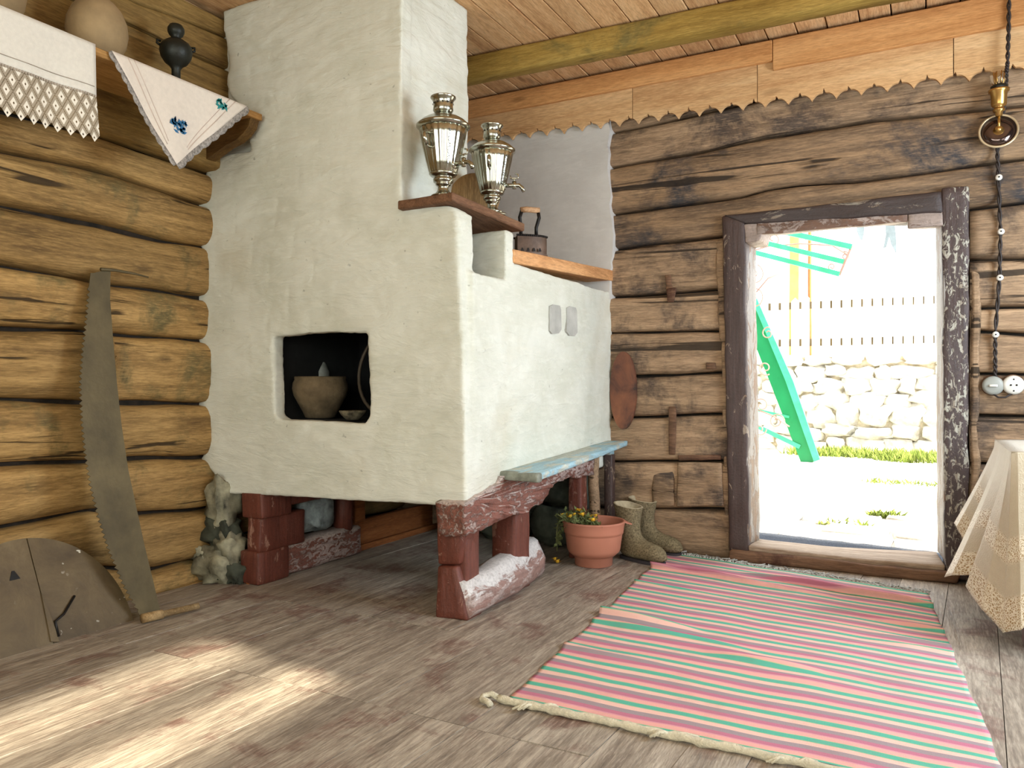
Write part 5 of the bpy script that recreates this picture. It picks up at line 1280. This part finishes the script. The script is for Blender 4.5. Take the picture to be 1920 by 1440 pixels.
mk('lamp_socket', lathe([(0, .014), (.02, .016), (.026, .026), (.034, .026), (.038, .020), (.044, .020), (.050, .030), (.056, .033), (.112, .035), (.118, .044), (.128, .046)], 24, s_0), M['brass'], wl_)
gb = s_0+Vector((0, 0, .128))
mk('lamp_collar', lathe([(0, .036), (.018, .036), (.024, .026)], 24, gb), M['black'], wl_)
mk('glass_bulb', lathe([(.02, .024), (.04, .034), (.065, .040), (.09, .036), (.108, .022), (.114, .004)], 24, gb), M['glass'], wl_)
mk('filament', join(*[tube([gb+Vector((.014*math.cos(a), .014*math.sin(a), .03)), gb+Vector((.017*math.cos(a), .017*math.sin(a), .085))], .0025, 5) for a in [2*PI*i/6 for i in range(6)]]), M['brass'], wl_)
mk('lamp_arm', tube([lc+Vector((0, .02, -.02)), lc+Vector((0, .045, -.03)), lc+Vector((0, .06, -.05))], .008, 8), M['brass'], wl_)
mk('lamp_neck', tube([s_0, lc+Vector((0, -.03, .02)), lc+Vector((0, -.01, 0))], .007, 8), M['brass'], wl_)
cd = thing('electric_cord', 'twisted dark electric cord running down the log wall on white insulators', 'cord', (lc.x, YB-.06, 1.4))
cp = [(1892, -10, .165), (1891, 60, .165), (1889, 118, .165), (1887, 135, .155), (1886, 165, .10), (1880, 220, .075), (1870, 283, .065), (1872, 335, .07), (1876, 436, .07), (1874, 522, .07), (1866, 628, .07), (1866, 680, .065), (1866, 712, .065)]
base = [XW(*c) for c in cp]
def tw_path(ph, r=.0055, n=170):
    out = []
    for i in range(n+1):
        t = i/n*(len(base)-1); k_ = min(int(t), len(base)-2); f = t-k_; p = base[k_].lerp(base[k_+1], f); a = i*.75+ph
        out.append(p+Vector((math.cos(a)*r, math.sin(a)*r, 0)))
    return out
mk('cord_strand', tube(tw_path(0), .005, 6), M['cord'], cd); mk('cord_strand', tube(tw_path(PI), .005, 6), M['cord'], cd)
sp_ = [XW(1861, 738, .07), XW(1872, 745, .075), XW(1885, 745, .075), XW(1897, 738, .07)]
mk('cord_loop', tube(sp_, .005, 6), M['cord'], cd)
for c in [(1872, 335), (1876, 436), (1874, 522), (1866, 628)]:
    p = XW(*c, .05); i_ = mk('insulator', lathe([(0, .014), (.012, .014), (.016, .010), (.022, .010), (.028, .016), (.036, .014), (.038, .006)], 16, p, M=Matrix.Rotation(math.radians(90), 4, 'X')), M['ceramic'], cd)
    mk('screw', tube([p+Vector((0, -.036, 0)), p+Vector((0, -.041, 0))], .004, 6), M['ironblk'], i_)
R90 = Matrix.Rotation(math.radians(90), 4, 'X')
def rosette(px, py, name, label, cat, mat):
    p = XW(px, py, .035); r = thing(name, label, cat, p)
    mk('base_plate', lathe([(0, .052), (.01, .052), (.014, .046)], 32, p, M=R90), M['thresh_dk'], r)
    mk('cover', lathe([(.014, .047), (.034, .047), (.044, .042), (.048, .032), (.049, .0)], 32, p, M=R90, cap=False), mat, r)
    return r, p+Vector((0, -.049, 0))
r_, p = rosette(1861, 723, 'light_switch', 'round light switch on the log wall, left of the socket', 'switch', M['ceramic_g'])
mk('lever', box(p.x-.018, p.x+.018, p.y-.012, p.y+.004, p.z-.006, p.z+.006, bev=.003), M['ceramic'], r_)
r_, p = rosette(1899, 722, 'wall_socket', 'round two-pin wall socket on the log wall, right of the switch', 'socket', M['ceramic'])
for dx in (-.012, .012): mk('pin_hole', tube([p+Vector((dx, .002, 0)), p+Vector((dx, -.002, 0))], .0045, 10), M['ironblk'], r_)
for dz in (-.028, .028): mk('screw', tube([p+Vector((0, .008, dz)), p+Vector((0, -.000, dz))], .004, 8), M['ironblk'], r_)
